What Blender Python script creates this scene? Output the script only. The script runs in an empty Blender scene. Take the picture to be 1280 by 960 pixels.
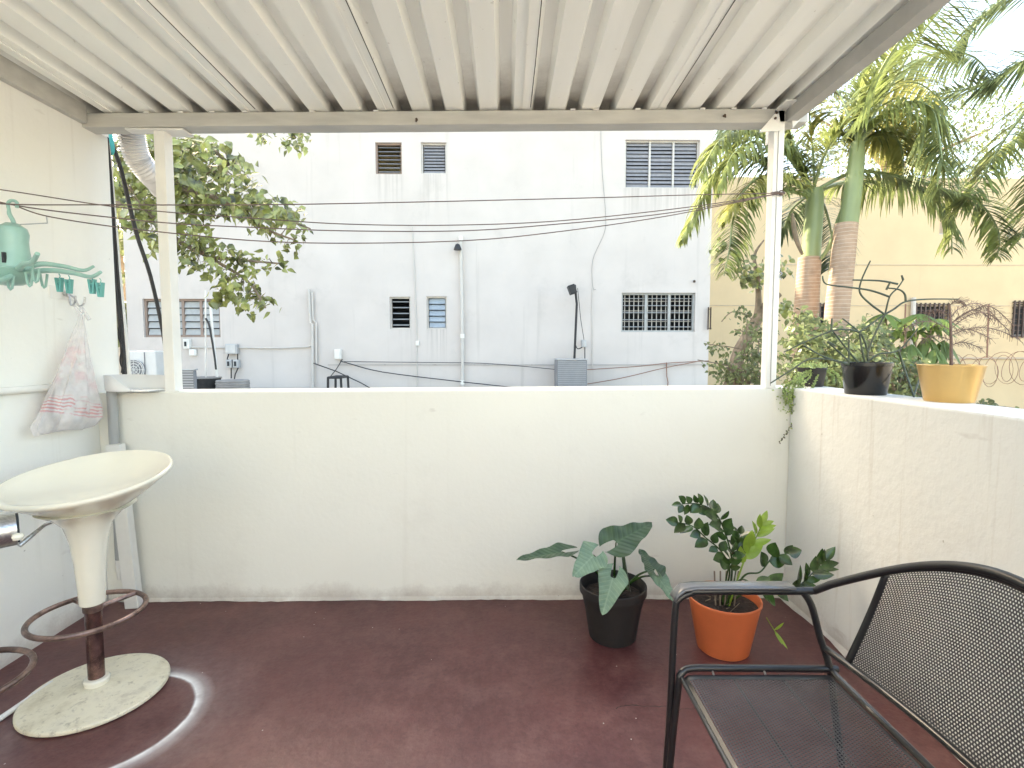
import bpy, math, random
from mathutils import Vector as V, Matrix
random.seed(7)
S = bpy.context.scene
COL = S.collection
PI = math.pi

# ------------------------------------------------------------------ camera geometry
H, F = 1.3, 640.0
TH, YA = math.radians(3.75), math.radians(-0.72)
Rz = Matrix.Rotation(YA, 3, 'Z')
cf = Rz @ V((0, math.cos(TH), -math.sin(TH)))
cu = Rz @ V((0, math.sin(TH), math.cos(TH)))
cr = Rz @ V((1, 0, 0))
EYE = V((0, 0, H))
def ray(px, py): return cr*(px-640) + cu*(480-py) + cf*F
def at(px, py, y): d = ray(px, py); return EYE + d*(y/d.y)
def onx(px, py, x): d = ray(px, py); return EYE + d*(x/d.x)
def onz(px, py, z): d = ray(px, py); return EYE + d*((z-H)/d.z)
def pxm(y): return y/F            # metres per photo pixel at depth y

# ------------------------------------------------------------------ materials
def nodes(m):
    m.use_nodes = True
    nt = m.node_tree
    return nt, nt.nodes, nt.links, nt.nodes['Principled BSDF']
def add_noise(nt, scale, detail=4, vec=None, rough=.55):
    n = nt.nodes.new('ShaderNodeTexNoise')
    n.inputs['Scale'].default_value = scale; n.inputs['Detail'].default_value = detail
    n.inputs['Roughness'].default_value = rough
    if vec is not None: nt.links.new(vec, n.inputs['Vector'])
    return n
def ramp(nt, src, p0, c0, p1, c1):
    r = nt.nodes.new('ShaderNodeValToRGB')
    r.color_ramp.elements[0].position = p0; r.color_ramp.elements[0].color = (*c0, 1)
    r.color_ramp.elements[1].position = p1; r.color_ramp.elements[1].color = (*c1, 1)
    nt.links.new(src, r.inputs[0]); return r
def mixc(nt, fac, a, b, mode='MIX'):
    m = nt.nodes.new('ShaderNodeMix'); m.data_type = 'RGBA'; m.blend_type = mode
    if isinstance(fac, float): m.inputs[0].default_value = fac
    else: nt.links.new(fac, m.inputs[0])
    for i, x in ((6, a), (7, b)):
        if isinstance(x, tuple): m.inputs[i].default_value = (*x, 1)
        else: nt.links.new(x, m.inputs[i])
    return m.outputs[2]
def vmap(nt, scale, obj=True):
    tc = nt.nodes.new('ShaderNodeTexCoord'); mp = nt.nodes.new('ShaderNodeMapping')
    mp.inputs['Scale'].default_value = scale
    nt.links.new(tc.outputs['Object'], mp.inputs[0]); return mp.outputs[0]
def mth(nt, op, a, b=None):
    m = nt.nodes.new('ShaderNodeMath'); m.operation = op
    for i, x in ((0, a), (1, b)):
        if x is None: continue
        if isinstance(x, (int, float)): m.inputs[i].default_value = x
        else: nt.links.new(x, m.inputs[i])
    return m.outputs[0]
def M(name, col, rough=.5, metal=0, var=.12, vs=6, bump=0, bs=80, dist=.002, spec=None, trans=0, coat=0, col2=None, stretch=(1,1,1)):
    m = bpy.data.materials.new(name); nt, N, L, b = nodes(m)
    vec = vmap(nt, stretch)
    n = add_noise(nt, vs, 5, vec)
    c2 = col2 if col2 else tuple(max(0, x*(1-var)) for x in col)
    c1 = col if col2 else tuple(min(1, x*(1+var*.4)) for x in col)
    r = ramp(nt, n.outputs[0], .35, c2, .65, c1)
    L.new(r.outputs[0], b.inputs['Base Color'])
    b.inputs['Roughness'].default_value = rough; b.inputs['Metallic'].default_value = metal
    if spec is not None: b.inputs['Specular IOR Level'].default_value = spec
    if coat: b.inputs['Coat Weight'].default_value = coat
    if trans:
        out = N['Material Output']; t = N.new('ShaderNodeBsdfTranslucent'); mx = N.new('ShaderNodeMixShader')
        hs = N.new('ShaderNodeHueSaturation'); hs.inputs['Value'].default_value = 1.35; hs.inputs['Saturation'].default_value = .92; hs.inputs['Hue'].default_value = .485
        L.new(r.outputs[0], hs.inputs['Color']); L.new(hs.outputs[0], t.inputs[0])
        mx.inputs[0].default_value = trans
        L.new(b.outputs[0], mx.inputs[1]); L.new(t.outputs[0], mx.inputs[2]); L.new(mx.outputs[0], out.inputs[0])
    if bump:
        n2 = add_noise(nt, bs, 6); L.new(vmap(nt, (1,1,1)), n2.inputs['Vector'])
        bp = N.new('ShaderNodeBump'); bp.inputs['Strength'].default_value = bump; bp.inputs['Distance'].default_value = dist
        L.new(n2.outputs[0], bp.inputs['Height']); L.new(bp.outputs[0], b.inputs['Normal'])
    return m

def plaster(name, col, dirt=(.42,.38,.32), drip=.0, stain=.12, bump=.6, bs=45, facade=False, foot=0, sills=None):
    m = bpy.data.materials.new(name); nt, N, L, b = nodes(m)
    o = vmap(nt, (1,1,1))
    n1 = add_noise(nt, 1.3, 6, o)
    base = ramp(nt, n1.outputs[0], .3, tuple(c*(.90 if facade else .95) for c in col), .7, col).outputs[0]
    # blotches
    n2 = add_noise(nt, 3.1 if not facade else .9, 8, o, .7)
    f2 = mth(nt, 'MULTIPLY', ramp(nt, n2.outputs[0], .56, (0,0,0), .78, (1,1,1)).outputs[0], stain)
    base = mixc(nt, f2, base, dirt)
    # vertical drips
    n3 = add_noise(nt, 1.0, 5, vmap(nt, (16, 16, .55) if not facade else (5, 5, .25)), .6)
    f3 = mth(nt, 'MULTIPLY', ramp(nt, n3.outputs[0], .6, (0,0,0), .74, (1,1,1)).outputs[0], drip)
    base = mixc(nt, f3, base, dirt)
    if foot or sills:
        so_ = nt.nodes.new('ShaderNodeSeparateXYZ'); L.new(o, so_.inputs[0])
    if foot:      # splashed dirt along the foot of the wall
        nf = add_noise(nt, 5, 7, o, .75)
        fz = mth(nt, 'ADD', so_.outputs[2], mth(nt, 'MULTIPLY', nf.outputs[0], .22))
        ff = mth(nt, 'MULTIPLY', ramp(nt, fz, .11, (1,1,1), .20, (0,0,0)).outputs[0], foot)
        base = mixc(nt, ff, base, (.30,.22,.18))
        # rubbed scuffs
        sm_ = add_noise(nt, 1, 4, vmap(nt, (3.5,3.5,11)), .5)
        base = mixc(nt, mth(nt, 'MULTIPLY', ramp(nt, sm_.outputs[0], .70, (0,0,0), .74, (1,1,1)).outputs[0], .22), base, (.35,.31,.27))
    for (xa, xb, zs_) in (sills or []):     # rain streaks under window sills
        inx = mth(nt, 'MULTIPLY', ramp(nt, mth(nt, 'DIVIDE', mth(nt, 'SUBTRACT', so_.outputs[0], xa), .1), 0, (0,0,0), 1, (1,1,1)).outputs[0], ramp(nt, mth(nt, 'DIVIDE', mth(nt, 'SUBTRACT', xb, so_.outputs[0]), .1), 0, (0,0,0), 1, (1,1,1)).outputs[0])
        dz = mth(nt, 'SUBTRACT', zs_, so_.outputs[2])
        inz = mth(nt, 'MULTIPLY', mth(nt, 'GREATER_THAN', dz, 0.0), ramp(nt, dz, .0, (1,1,1), .75, (0,0,0)).outputs[0])
        nn_ = add_noise(nt, 1, 4, vmap(nt, (22,22,.5)), .6)
        fs = mth(nt, 'MULTIPLY', mth(nt, 'MULTIPLY', inx, inz), ramp(nt, nn_.outputs[0], .42, (0,0,0), .62, (.6,.6,.6)).outputs[0])
        base = mixc(nt, fs, base, dirt)
    # scratches, specks
    n4 = add_noise(nt, 38, 2, o)
    f4 = mth(nt, 'MULTIPLY', ramp(nt, n4.outputs[0], .77, (0,0,0), .8, (1,1,1)).outputs[0], .5)
    base = mixc(nt, f4, base, tuple(c*.6 for c in dirt))
    L.new(base, b.inputs['Base Color'])
    b.inputs['Roughness'].default_value = .75 if not facade else .9
    b.inputs['Specular IOR Level'].default_value = .3
    nb = add_noise(nt, bs, 5, o); nb2 = add_noise(nt, 4, 3, o)
    h = mth(nt, 'ADD', nb.outputs[0], mth(nt, 'MULTIPLY', nb2.outputs[0], 3.0))
    bp = N.new('ShaderNodeBump'); bp.inputs['Strength'].default_value = bump; bp.inputs['Distance'].default_value = .003
    L.new(h, bp.inputs['Height']); L.new(bp.outputs[0], b.inputs['Normal'])
    return m

m_wall = plaster('white_plaster', (.83,.825,.76), foot=.5, drip=.07, stain=.12, bump=.3)
m_wallL = plaster('left_plaster', (.85,.845,.80), foot=.5, drip=.16, stain=.08, bump=.5)
m_wallR = plaster('right_plaster', (.775,.79,.765), foot=.5, dirt=(.40,.34,.26), drip=.42, stain=.14, bump=.9, bs=38)
m_facade = plaster('facade_paint', (.555,.525,.50), dirt=(.38,.36,.34), drip=.28, stain=.30, bump=.3, bs=12, facade=True)
m_cream = plaster('cream_facade', (.67,.52,.325), dirt=(.5,.38,.26), drip=.25, stain=.30, bump=.3, bs=10, facade=True)
m_conc = plaster('concrete', (.5,.49,.46), drip=.1, stain=.3, bump=.6)
m_beamw = M('white_beam', (.50,.49,.455), .5, var=.12, vs=4, bump=.15, bs=30, stretch=(1,3,6))
m_post = M('post_paint', (.80,.79,.75), .4, var=.05, vs=7, bump=.1, bs=40)
m_bolt = M('rusty_bolt', (.10,.07,.05), .7, .4)
m_pvc = M('pvc', (.76,.75,.71), .35, var=.06, vs=9)
m_cond = M('facade_conduit', (.56,.53,.49), .5, var=.08, vs=4)
m_pvcg = M('grey_pipe', (.36,.37,.37), .4, var=.1, vs=5)
m_wire = M('line_cord', (.14,.10,.09), .8, var=.2, vs=30)
m_black = M('black_cable', (.02,.02,.022), .5)
m_stool = M('stool_plastic', (.80,.76,.64), .18, var=.04, vs=5, coat=.4)
m_chrome = M('pitted_chrome', (.22,.13,.12), .25, .9, var=.55, vs=30, bump=.3, bs=120)
m_ringm = M('rusty_chrome', (.30,.20,.17), .35, .8, var=.5, vs=25, bump=.3, bs=90)
m_steel = M('brushed_steel', (.55,.55,.56), .28, .95, var=.25, vs=8, stretch=(1,20,20))
m_chair = M('black_powdercoat', (.012,.012,.013), .32, .0, var=.2, vs=20, spec=.6, coat=.25)
m_mesh = M('mesh_paint', (.085,.085,.088), .34, .4, var=.2, vs=20)
m_armtop = M('worn_arm', (.16,.16,.165), .3, .3, var=.05, vs=4, coat=.5)
m_teal = M('teal_plastic', (.27,.46,.40), .35, var=.12, vs=8, coat=.2)
m_teald = M('teal_peg', (.12,.40,.37), .4, var=.1)
m_soil = M('soil', (.035,.022,.015), .95, var=.6, vs=60, bump=1, bs=70, dist=.01)
m_potk = M('black_pot', (.010,.010,.010), .22, var=.2, coat=.15)
m_poth = M('matte_black_pot', (.022,.019,.018), .6, var=.2)
m_terra = M('orange_pot', (.62,.15,.055), .45, var=.12, vs=6, bump=.1, bs=30)
m_gold = M('gold_pot', (.62,.40,.15), .3, .35, var=.12, vs=5)
m_meta = M('galvanised', (.46,.48,.50), .4, .4, var=.1, vs=8)
m_alu = M('louvre_aluminium', (.27,.27,.29), .65, 0, var=.12, vs=12)
m_alul = M('pale_louvre', (.40,.41,.40), .5, 0, var=.1, vs=12)
m_winfr = M('window_frame', (.55,.52,.48), .5, .1, var=.1)
m_winbr = M('brown_frame', (.30,.22,.18), .6, var=.1)
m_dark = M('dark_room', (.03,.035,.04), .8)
m_room = M('pale_room', (.45,.52,.60), .8)
m_glass = M('frosted_louvre_glass', (.36,.42,.47), .3, var=.15, vs=4)
m_sunroom = M('sunlit_room_tint', (.62,.52,.30), .8)  # yellow put into the room colour for sunlight seen through the window
m_grille = M('iron_grille', (.09,.06,.05), .6)
m_bars = M('white_bars', (.55,.53,.50), .5)
m_acg = M('ac_casing', (.62,.63,.62), .45, var=.06)
m_acd = M('ac_fins', (.20,.21,.23), .5)
m_rubber = M('tyre_rubber', (.03,.03,.032), .7, var=.2, vs=20)
m_rim = M('grey_rings', (.30,.29,.28), .6, var=.2)
m_ground = plaster('yard_ground', (.33,.30,.26), drip=0, stain=.4, bump=1)
m_bag = None
m_rust = M('rust_wire', (.30,.17,.12), .7, .3)
def leafm(name, c, trans=.3, rough=.42, var=.5, vs=3, spec=.45): return M(name, c, rough, var=var, vs=vs, trans=trans, spec=spec)
m_palm = leafm('palm_leaf', (.21,.26,.09), .42, var=.6, vs=5)
m_palmy = leafm('palm_leaf_yellow', (.32,.33,.10), .42)
m_palmd = leafm('palm_leaf_dark', (.115,.165,.085), .36)
m_tree = leafm('broad_leaf', (.30,.34,.11), .38, rough=.24, var=.82, vs=6, spec=.9)
m_shrub = leafm('shrub_leaf', (.17,.21,.085), .32, var=.6, vs=8)
m_schef = leafm('umbrella_leaf', (.17,.25,.075), .35)
m_aloc = None
m_zz = leafm('zz_leaf', (.040,.095,.022), .15, rough=.2, var=.65, vs=22, spec=.7)
m_zzy = leafm('zz_leaf_young', (.28,.44,.06), .3, rough=.3, var=.3, vs=14)
m_succ = leafm('succulent', (.36,.46,.17), .3, var=.4, vs=30)
m_bud = leafm('purple_leaf', (.13,.10,.06), .1)
m_cact = M('pencil_stem', (.055,.075,.045), .5, var=.4, vs=20)
m_aspar = M('feathery_brown', (.17,.11,.09), .7, var=.4, vs=20)
m_bark = M('bark', (.23,.18,.13), .9, var=.4, vs=10, bump=.8, bs=30, dist=.01)

def palm_trunk_mat():
    m = bpy.data.materials.new('palm_trunk'); nt, N, L, b = nodes(m)
    tc = N.new('ShaderNodeTexCoord'); sx = N.new('ShaderNodeSeparateXYZ'); L.new(tc.outputs['Object'], sx.inputs[0])
    nz = add_noise(nt, 3, 4, tc.outputs['Object'])
    z = mth(nt, 'ADD', mth(nt, 'MULTIPLY', sx.outputs[2], 30.0), mth(nt, 'MULTIPLY', nz.outputs[0], 1.6))
    fr = mth(nt, 'FRACT', z)
    r = ramp(nt, fr, .0, (.62,.55,.46), .22, (.36,.25,.18))
    n2 = add_noise(nt, 14, 6, tc.outputs['Object'])
    c = mixc(nt, mth(nt, 'MULTIPLY', ramp(nt, n2.outputs[0], .35, (0,0,0), .65, (1,1,1)).outputs[0], .6), r.outputs[0], (.50,.37,.28))
    n3 = add_noise(nt, 5, 6, tc.outputs['Object'], .7)
    c = mixc(nt, mth(nt, 'MULTIPLY', ramp(nt, n3.outputs[0], .52, (0,0,0), .7, (1,1,1)).outputs[0], .55), c, (.22,.16,.12))
    L.new(c, b.inputs['Base Color']); b.inputs['Roughness'].default_value = .85
    bp = N.new('ShaderNodeBump'); bp.inputs['Distance'].default_value = .008; bp.inputs['Strength'].default_value = .8
    L.new(fr, bp.inputs['Height']); L.new(bp.outputs[0], b.inputs['Normal'])
    return m
m_ptrunk = palm_trunk_mat()
m_shaft = M('palm_crownshaft', (.24,.30,.14), .4, var=.35, vs=3, stretch=(1,1,.3))

def floor_mat():
    m = bpy.data.materials.new('oxblood_floor_paint'); nt, N, L, b = nodes(m)
    o = vmap(nt, (1,1,1))
    n1 = add_noise(nt, 1.6, 7, o, .65)
    c = ramp(nt, n1.outputs[0], .3, (.070,.020,.022), .70, (.150,.050,.048)).outputs[0]
    n2 = add_noise(nt, 26, 6, o, .7)
    c = mixc(nt, mth(nt, 'MULTIPLY', ramp(nt, n2.outputs[0], .42, (0,0,0), .75, (1,1,1)).outputs[0], .30), c, (.24,.12,.105))
    n2b = add_noise(nt, 5, 6, o, .7)
    c = mixc(nt, mth(nt, 'MULTIPLY', ramp(nt, n2b.outputs[0], .48, (0,0,0), .70, (1,1,1)).outputs[0], .42), c, (.25,.135,.12))
    # dark speckle
    n5 = add_noise(nt, 70, 4, o)
    c = mixc(nt, mth(nt, 'MULTIPLY', ramp(nt, n5.outputs[0], .5, (0,0,0), .8, (1,1,1)).outputs[0], .45), c, (.05,.018,.02))
    # white flecks
    vo = N.new('ShaderNodeTexVoronoi'); vo.inputs['Scale'].default_value = 16; L.new(o, vo.inputs['Vector'])
    n3 = add_noise(nt, 2.5, 3, o)
    fl = mth(nt, 'MULTIPLY', mth(nt, 'LESS_THAN', vo.outputs['Distance'], .042), mth(nt, 'GREATER_THAN', n3.outputs[0], .53))
    c = mixc(nt, mth(nt, 'MULTIPLY', fl, .75), c, (.62,.58,.54))
    # powdery white ring worn into the paint beside the stool
    sx = N.new('ShaderNodeSeparateXYZ'); L.new(o, sx.inputs[0])
    dx = mth(nt, 'SUBTRACT', sx.outputs[0], -1.388); dy = mth(nt, 'SUBTRACT', sx.outputs[1], 1.735)
    r = mth(nt, 'SQRT', mth(nt, 'ADD', mth(nt, 'MULTIPLY', dx, dx), mth(nt, 'MULTIPLY', dy, dy)))
    ns = add_noise(nt, 7, 4, o)
    r = mth(nt, 'ADD', r, mth(nt, 'MULTIPLY', mth(nt, 'SUBTRACT', ns.outputs[0], .5), .02))
    rr = N.new('ShaderNodeValToRGB'); e = rr.color_ramp.elements
    e[0].position = .249; e[0].color = (0,0,0,1); e[1].position = .32; e[1].color = (0,0,0,1)
    q = rr.color_ramp.elements.new(.258); q.color = (1,1,1,1)
    q = rr.color_ramp.elements.new(.284); q.color = (.28,.28,.28,1)
    L.new(r, rr.inputs[0])
    ang = mth(nt, 'ADD', dx, mth(nt, 'MULTIPLY', dy, .25))
    am = ramp(nt, mth(nt, 'ADD', ang, .1), .0, (0,0,0), .2, (1,1,1)).outputs[0]
    nr = add_noise(nt, 16, 4, o)
    fm = mth(nt, 'MULTIPLY', mth(nt, 'MULTIPLY', rr.outputs[0], am), ramp(nt, nr.outputs[0], .28, (.6,.6,.6), .6, (1,1,1)).outputs[0])
    c = mixc(nt, mth(nt, 'MULTIPLY', fm, 1.0), c, (.92,.91,.90))
    # faint dusty halo beside it
    h2 = N.new('ShaderNodeValToRGB'); e = h2.color_ramp.elements
    e[0].position = .2; e[0].color = (0,0,0,1); e[1].position = .5; e[1].color = (0,0,0,1)
    q = h2.color_ramp.elements.new(.29); q.color = (.25,.25,.25,1); L.new(r, h2.inputs[0])
    c = mixc(nt, mth(nt, 'MULTIPLY', h2.outputs[0], n2.outputs[0]), c, (.45,.42,.42))
    # hairline crack under the chair
    wv = add_noise(nt, 3.0, 5, o)
    cy = mth(nt, 'ABSOLUTE', mth(nt, 'SUBTRACT', mth(nt, 'ADD', sx.outputs[1], mth(nt, 'MULTIPLY', mth(nt, 'SUBTRACT', wv.outputs[0], .5), .25)), 1.79))
    ck = mth(nt, 'MULTIPLY', mth(nt, 'LESS_THAN', cy, .0022), mth(nt, 'MULTIPLY', mth(nt, 'GREATER_THAN', sx.outputs[0], .40), mth(nt, 'LESS_THAN', sx.outputs[0], .86)))
    c = mixc(nt, mth(nt, 'MULTIPLY', ck, .85), c, (.02,.012,.012))
    L.new(c, b.inputs['Base Color'])
    rg = ramp(nt, n2b.outputs[0], .3, (.30,.30,.30), .7, (.52,.52,.52)); L.new(rg.outputs[0], b.inputs['Roughness'])
    b.inputs['Specular IOR Level'].default_value = .4
    bp = N.new('ShaderNodeBump'); bp.inputs['Strength'].default_value = .5; bp.inputs['Distance'].default_value = .002
    nb = add_noise(nt, 60, 5, o); nb2 = add_noise(nt, 3, 3, o)
    L.new(mth(nt, 'ADD', nb.outputs[0], mth(nt, 'MULTIPLY', nb2.outputs[0], 5)), bp.inputs['Height']); L.new(bp.outputs[0], b.inputs['Normal'])
    return m
m_floor = floor_mat()

def roof_mat():
    m = bpy.data.materials.new('roof_sheet_paint'); nt, N, L, b = nodes(m)
    o = vmap(nt, (1,1,1)); sx = N.new('ShaderNodeSeparateXYZ'); L.new(o, sx.inputs[0])
    n = add_noise(nt, 1, 5, vmap(nt, (9,.7,9)))
    c = ramp(nt, n.outputs[0], .3, (.87,.865,.81), .7, (.92,.915,.87)).outputs[0]
    # grime gathered at the eaves, in the raised ribs
    n2 = add_noise(nt, 9, 5, o, .7)
    g = mth(nt, 'MULTIPLY', ramp(nt, mth(nt, 'ADD', mth(nt, 'ADD', sx.outputs[1], .62), mth(nt, 'MULTIPLY', n2.outputs[0], .35)), .42, (0,0,0), .95, (1,1,1)).outputs[0],
            ramp(nt, mth(nt, 'MULTIPLY', mth(nt, 'SUBTRACT', mth(nt, 'ADD', mth(nt, 'MULTIPLY', sx.outputs[1], .019), mth(nt, 'SUBTRACT', sx.outputs[2], mth(nt, 'MULTIPLY', sx.outputs[0], .012))), 2.484), 22.0), .15, (0,0,0), .85, (1,1,1)).outputs[0])
    n3 = add_noise(nt, 30, 3, o)
    g = mth(nt, 'MULTIPLY', g, .85)
    c = mixc(nt, g, c, (.16,.13,.10))
    sp = mth(nt, 'MULTIPLY', ramp(nt, n3.outputs[0], .70, (0,0,0), .76, (1,1,1)).outputs[0], .35)
    c = mixc(nt, sp, c, (.35,.30,.24))
    L.new(c, b.inputs['Base Color']); b.inputs['Roughness'].default_value = .42
    bp = N.new('ShaderNodeBump'); bp.inputs['Strength'].default_value = .15; bp.inputs['Distance'].default_value = .003
    nb = add_noise(nt, 25, 4, o); L.new(nb.outputs[0], bp.inputs['Height']); L.new(bp.outputs[0], b.inputs['Normal'])
    return m
m_roof = roof_mat()
m_bounce = plaster('bounce_floor_pale', (.70,.68,.62), drip=0, stain=.3, bump=.5)
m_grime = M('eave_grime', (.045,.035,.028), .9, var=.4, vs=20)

def base_mat():
    m = bpy.data.materials.new('peeling_base'); nt, N, L, b = nodes(m)
    o = vmap(nt, (1,1,1))
    n = add_noise(nt, 9, 9, o, .7); n2 = add_noise(nt, 30, 8, o, .75); n3 = add_noise(nt, 4, 4, o)
    c = ramp(nt, n.outputs[0], .34, (.62,.55,.40), .60, (.86,.80,.63)).outputs[0]
    c = mixc(nt, mth(nt, 'MULTIPLY', ramp(nt, n.outputs[0], .50, (0,0,0), .68, (1,1,1)).outputs[0], .5), c, (.36,.29,.21))
    c = mixc(nt, mth(nt, 'MULTIPLY', ramp(nt, n2.outputs[0], .55, (0,0,0), .66, (1,1,1)).outputs[0], .5), c, (.22,.17,.12))
    L.new(c, b.inputs['Base Color']); b.inputs['Roughness'].default_value = .5
    bp = N.new('ShaderNodeBump'); bp.inputs['Strength'].default_value = .5; bp.inputs['Distance'].default_value = .003
    L.new(n.outputs[0], bp.inputs['Height']); L.new(bp.outputs[0], b.inputs['Normal'])
    return m
m_base = base_mat()

def aloc_mat(name, ca, cb, cv, vf):
    m = bpy.data.materials.new(name); nt, N, L, b = nodes(m)
    tc = N.new('ShaderNodeTexCoord'); sx = N.new('ShaderNodeSeparateXYZ'); L.new(tc.outputs['UV'], sx.inputs[0])
    au = mth(nt, 'ABSOLUTE', mth(nt, 'SUBTRACT', sx.outputs[0], .5))
    v = mth(nt, 'SUBTRACT', sx.outputs[1], mth(nt, 'MULTIPLY', au, .55))
    s = mth(nt, 'ABSOLUTE', mth(nt, 'SUBTRACT', mth(nt, 'FRACT', mth(nt, 'MULTIPLY', v, 8.0)), .5))
    vein = mth(nt, 'MAXIMUM', ramp(nt, s, .0, (1,1,1), .10, (0,0,0)).outputs[0], ramp(nt, au, .0, (1,1,1), .035, (0,0,0)).outputs[0])
    n = add_noise(nt, 14, 5, tc.outputs['Object'])
    c = ramp(nt, n.outputs[0], .3, ca, .7, cb).outputs[0]
    c = mixc(nt, mth(nt, 'MULTIPLY', vein, vf), c, cv)
    L.new(c, b.inputs['Base Color']); b.inputs['Roughness'].default_value = .36
    bp = N.new('ShaderNodeBump'); bp.inputs['Strength'].default_value = .6; bp.inputs['Distance'].default_value = .004
    L.new(s, bp.inputs['Height']); L.new(bp.outputs[0], b.inputs['Normal'])
    return m
m_aloc = aloc_mat('arrow_leaf_dark', (.025,.055,.028), (.05,.10,.045), (.10,.17,.08), .4)
m_alocs = aloc_mat('arrow_leaf_silver', (.11,.19,.12), (.21,.31,.20), (.36,.46,.32), .35)

def bag_mat():
    m = bpy.data.materials.new('thin_plastic_bag'); nt, N, L, b = nodes(m)
    o = vmap(nt, (1,1,1)); sx = N.new('ShaderNodeSeparateXYZ'); L.new(o, sx.inputs[0])
    n = add_noise(nt, 9, 4, o)
    # printed pink stripes low on the bag
    z = mth(nt, 'ADD', sx.outputs[2], mth(nt, 'ADD', mth(nt, 'MULTIPLY', n.outputs[0], .05), mth(nt, 'MULTIPLY', sx.outputs[1], .25)))
    st = mth(nt, 'GREATER_THAN', mth(nt, 'FRACT', mth(nt, 'MULTIPLY', z, 60.0)), .5)
    lo = mth(nt, 'MULTIPLY', ramp(nt, z, .055, (0,0,0), .065, (1,1,1)).outputs[0], ramp(nt, z, .135, (1,1,1), .15, (0,0,0)).outputs[0])
    n2 = add_noise(nt, 14, 3, o)
    pr = mth(nt, 'MULTIPLY', mth(nt, 'MULTIPLY', st, lo), ramp(nt, n2.outputs[0], .38, (0,0,0), .5, (1,1,1)).outputs[0])
    hi = mth(nt, 'MULTIPLY', ramp(nt, z, .17, (0,0,0), .22, (1,1,1)).outputs[0], ramp(nt, z, .38, (1,1,1), .45, (0,0,0)).outputs[0])
    pk = mth(nt, 'MULTIPLY', mth(nt, 'MULTIPLY', hi, ramp(nt, n2.outputs[0], .48, (0,0,0), .6, (1,1,1)).outputs[0]), .45)
    c = mixc(nt, mth(nt, 'MULTIPLY', pr, .8), (.86,.84,.84), (.80,.30,.33))
    c = mixc(nt, pk, c, (.85,.45,.48))
    L.new(c, b.inputs['Base Color']); b.inputs['Roughness'].default_value = .25
    out = N['Material Output']
    tr = N.new('ShaderNodeBsdfTransparent'); tl = N.new('ShaderNodeBsdfTranslucent'); L.new(c, tl.inputs[0])
    a = N.new('ShaderNodeMixShader'); a.inputs[0].default_value = .35; L.new(b.outputs[0], a.inputs[1]); L.new(tl.outputs[0], a.inputs[2])
    q = N.new('ShaderNodeMixShader'); L.new(ramp(nt, n.outputs[0], .35, (.30,.30,.30), .65, (.60,.60,.60)).outputs[0], q.inputs[0])
    L.new(a.outputs[0], q.inputs[1]); L.new(tr.outputs[0], q.inputs[2]); L.new(q.outputs[0], out.inputs[0])
    bp = N.new('ShaderNodeBump'); bp.inputs['Strength'].default_value = .8; bp.inputs['Distance'].default_value = .01
    nb = add_noise(nt, 18, 5, vmap(nt, (1,1,.35))); L.new(nb.outputs[0], bp.inputs['Height']); L.new(bp.outputs[0], b.inputs['Normal'])
    return m
m_bag = bag_mat()

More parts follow.
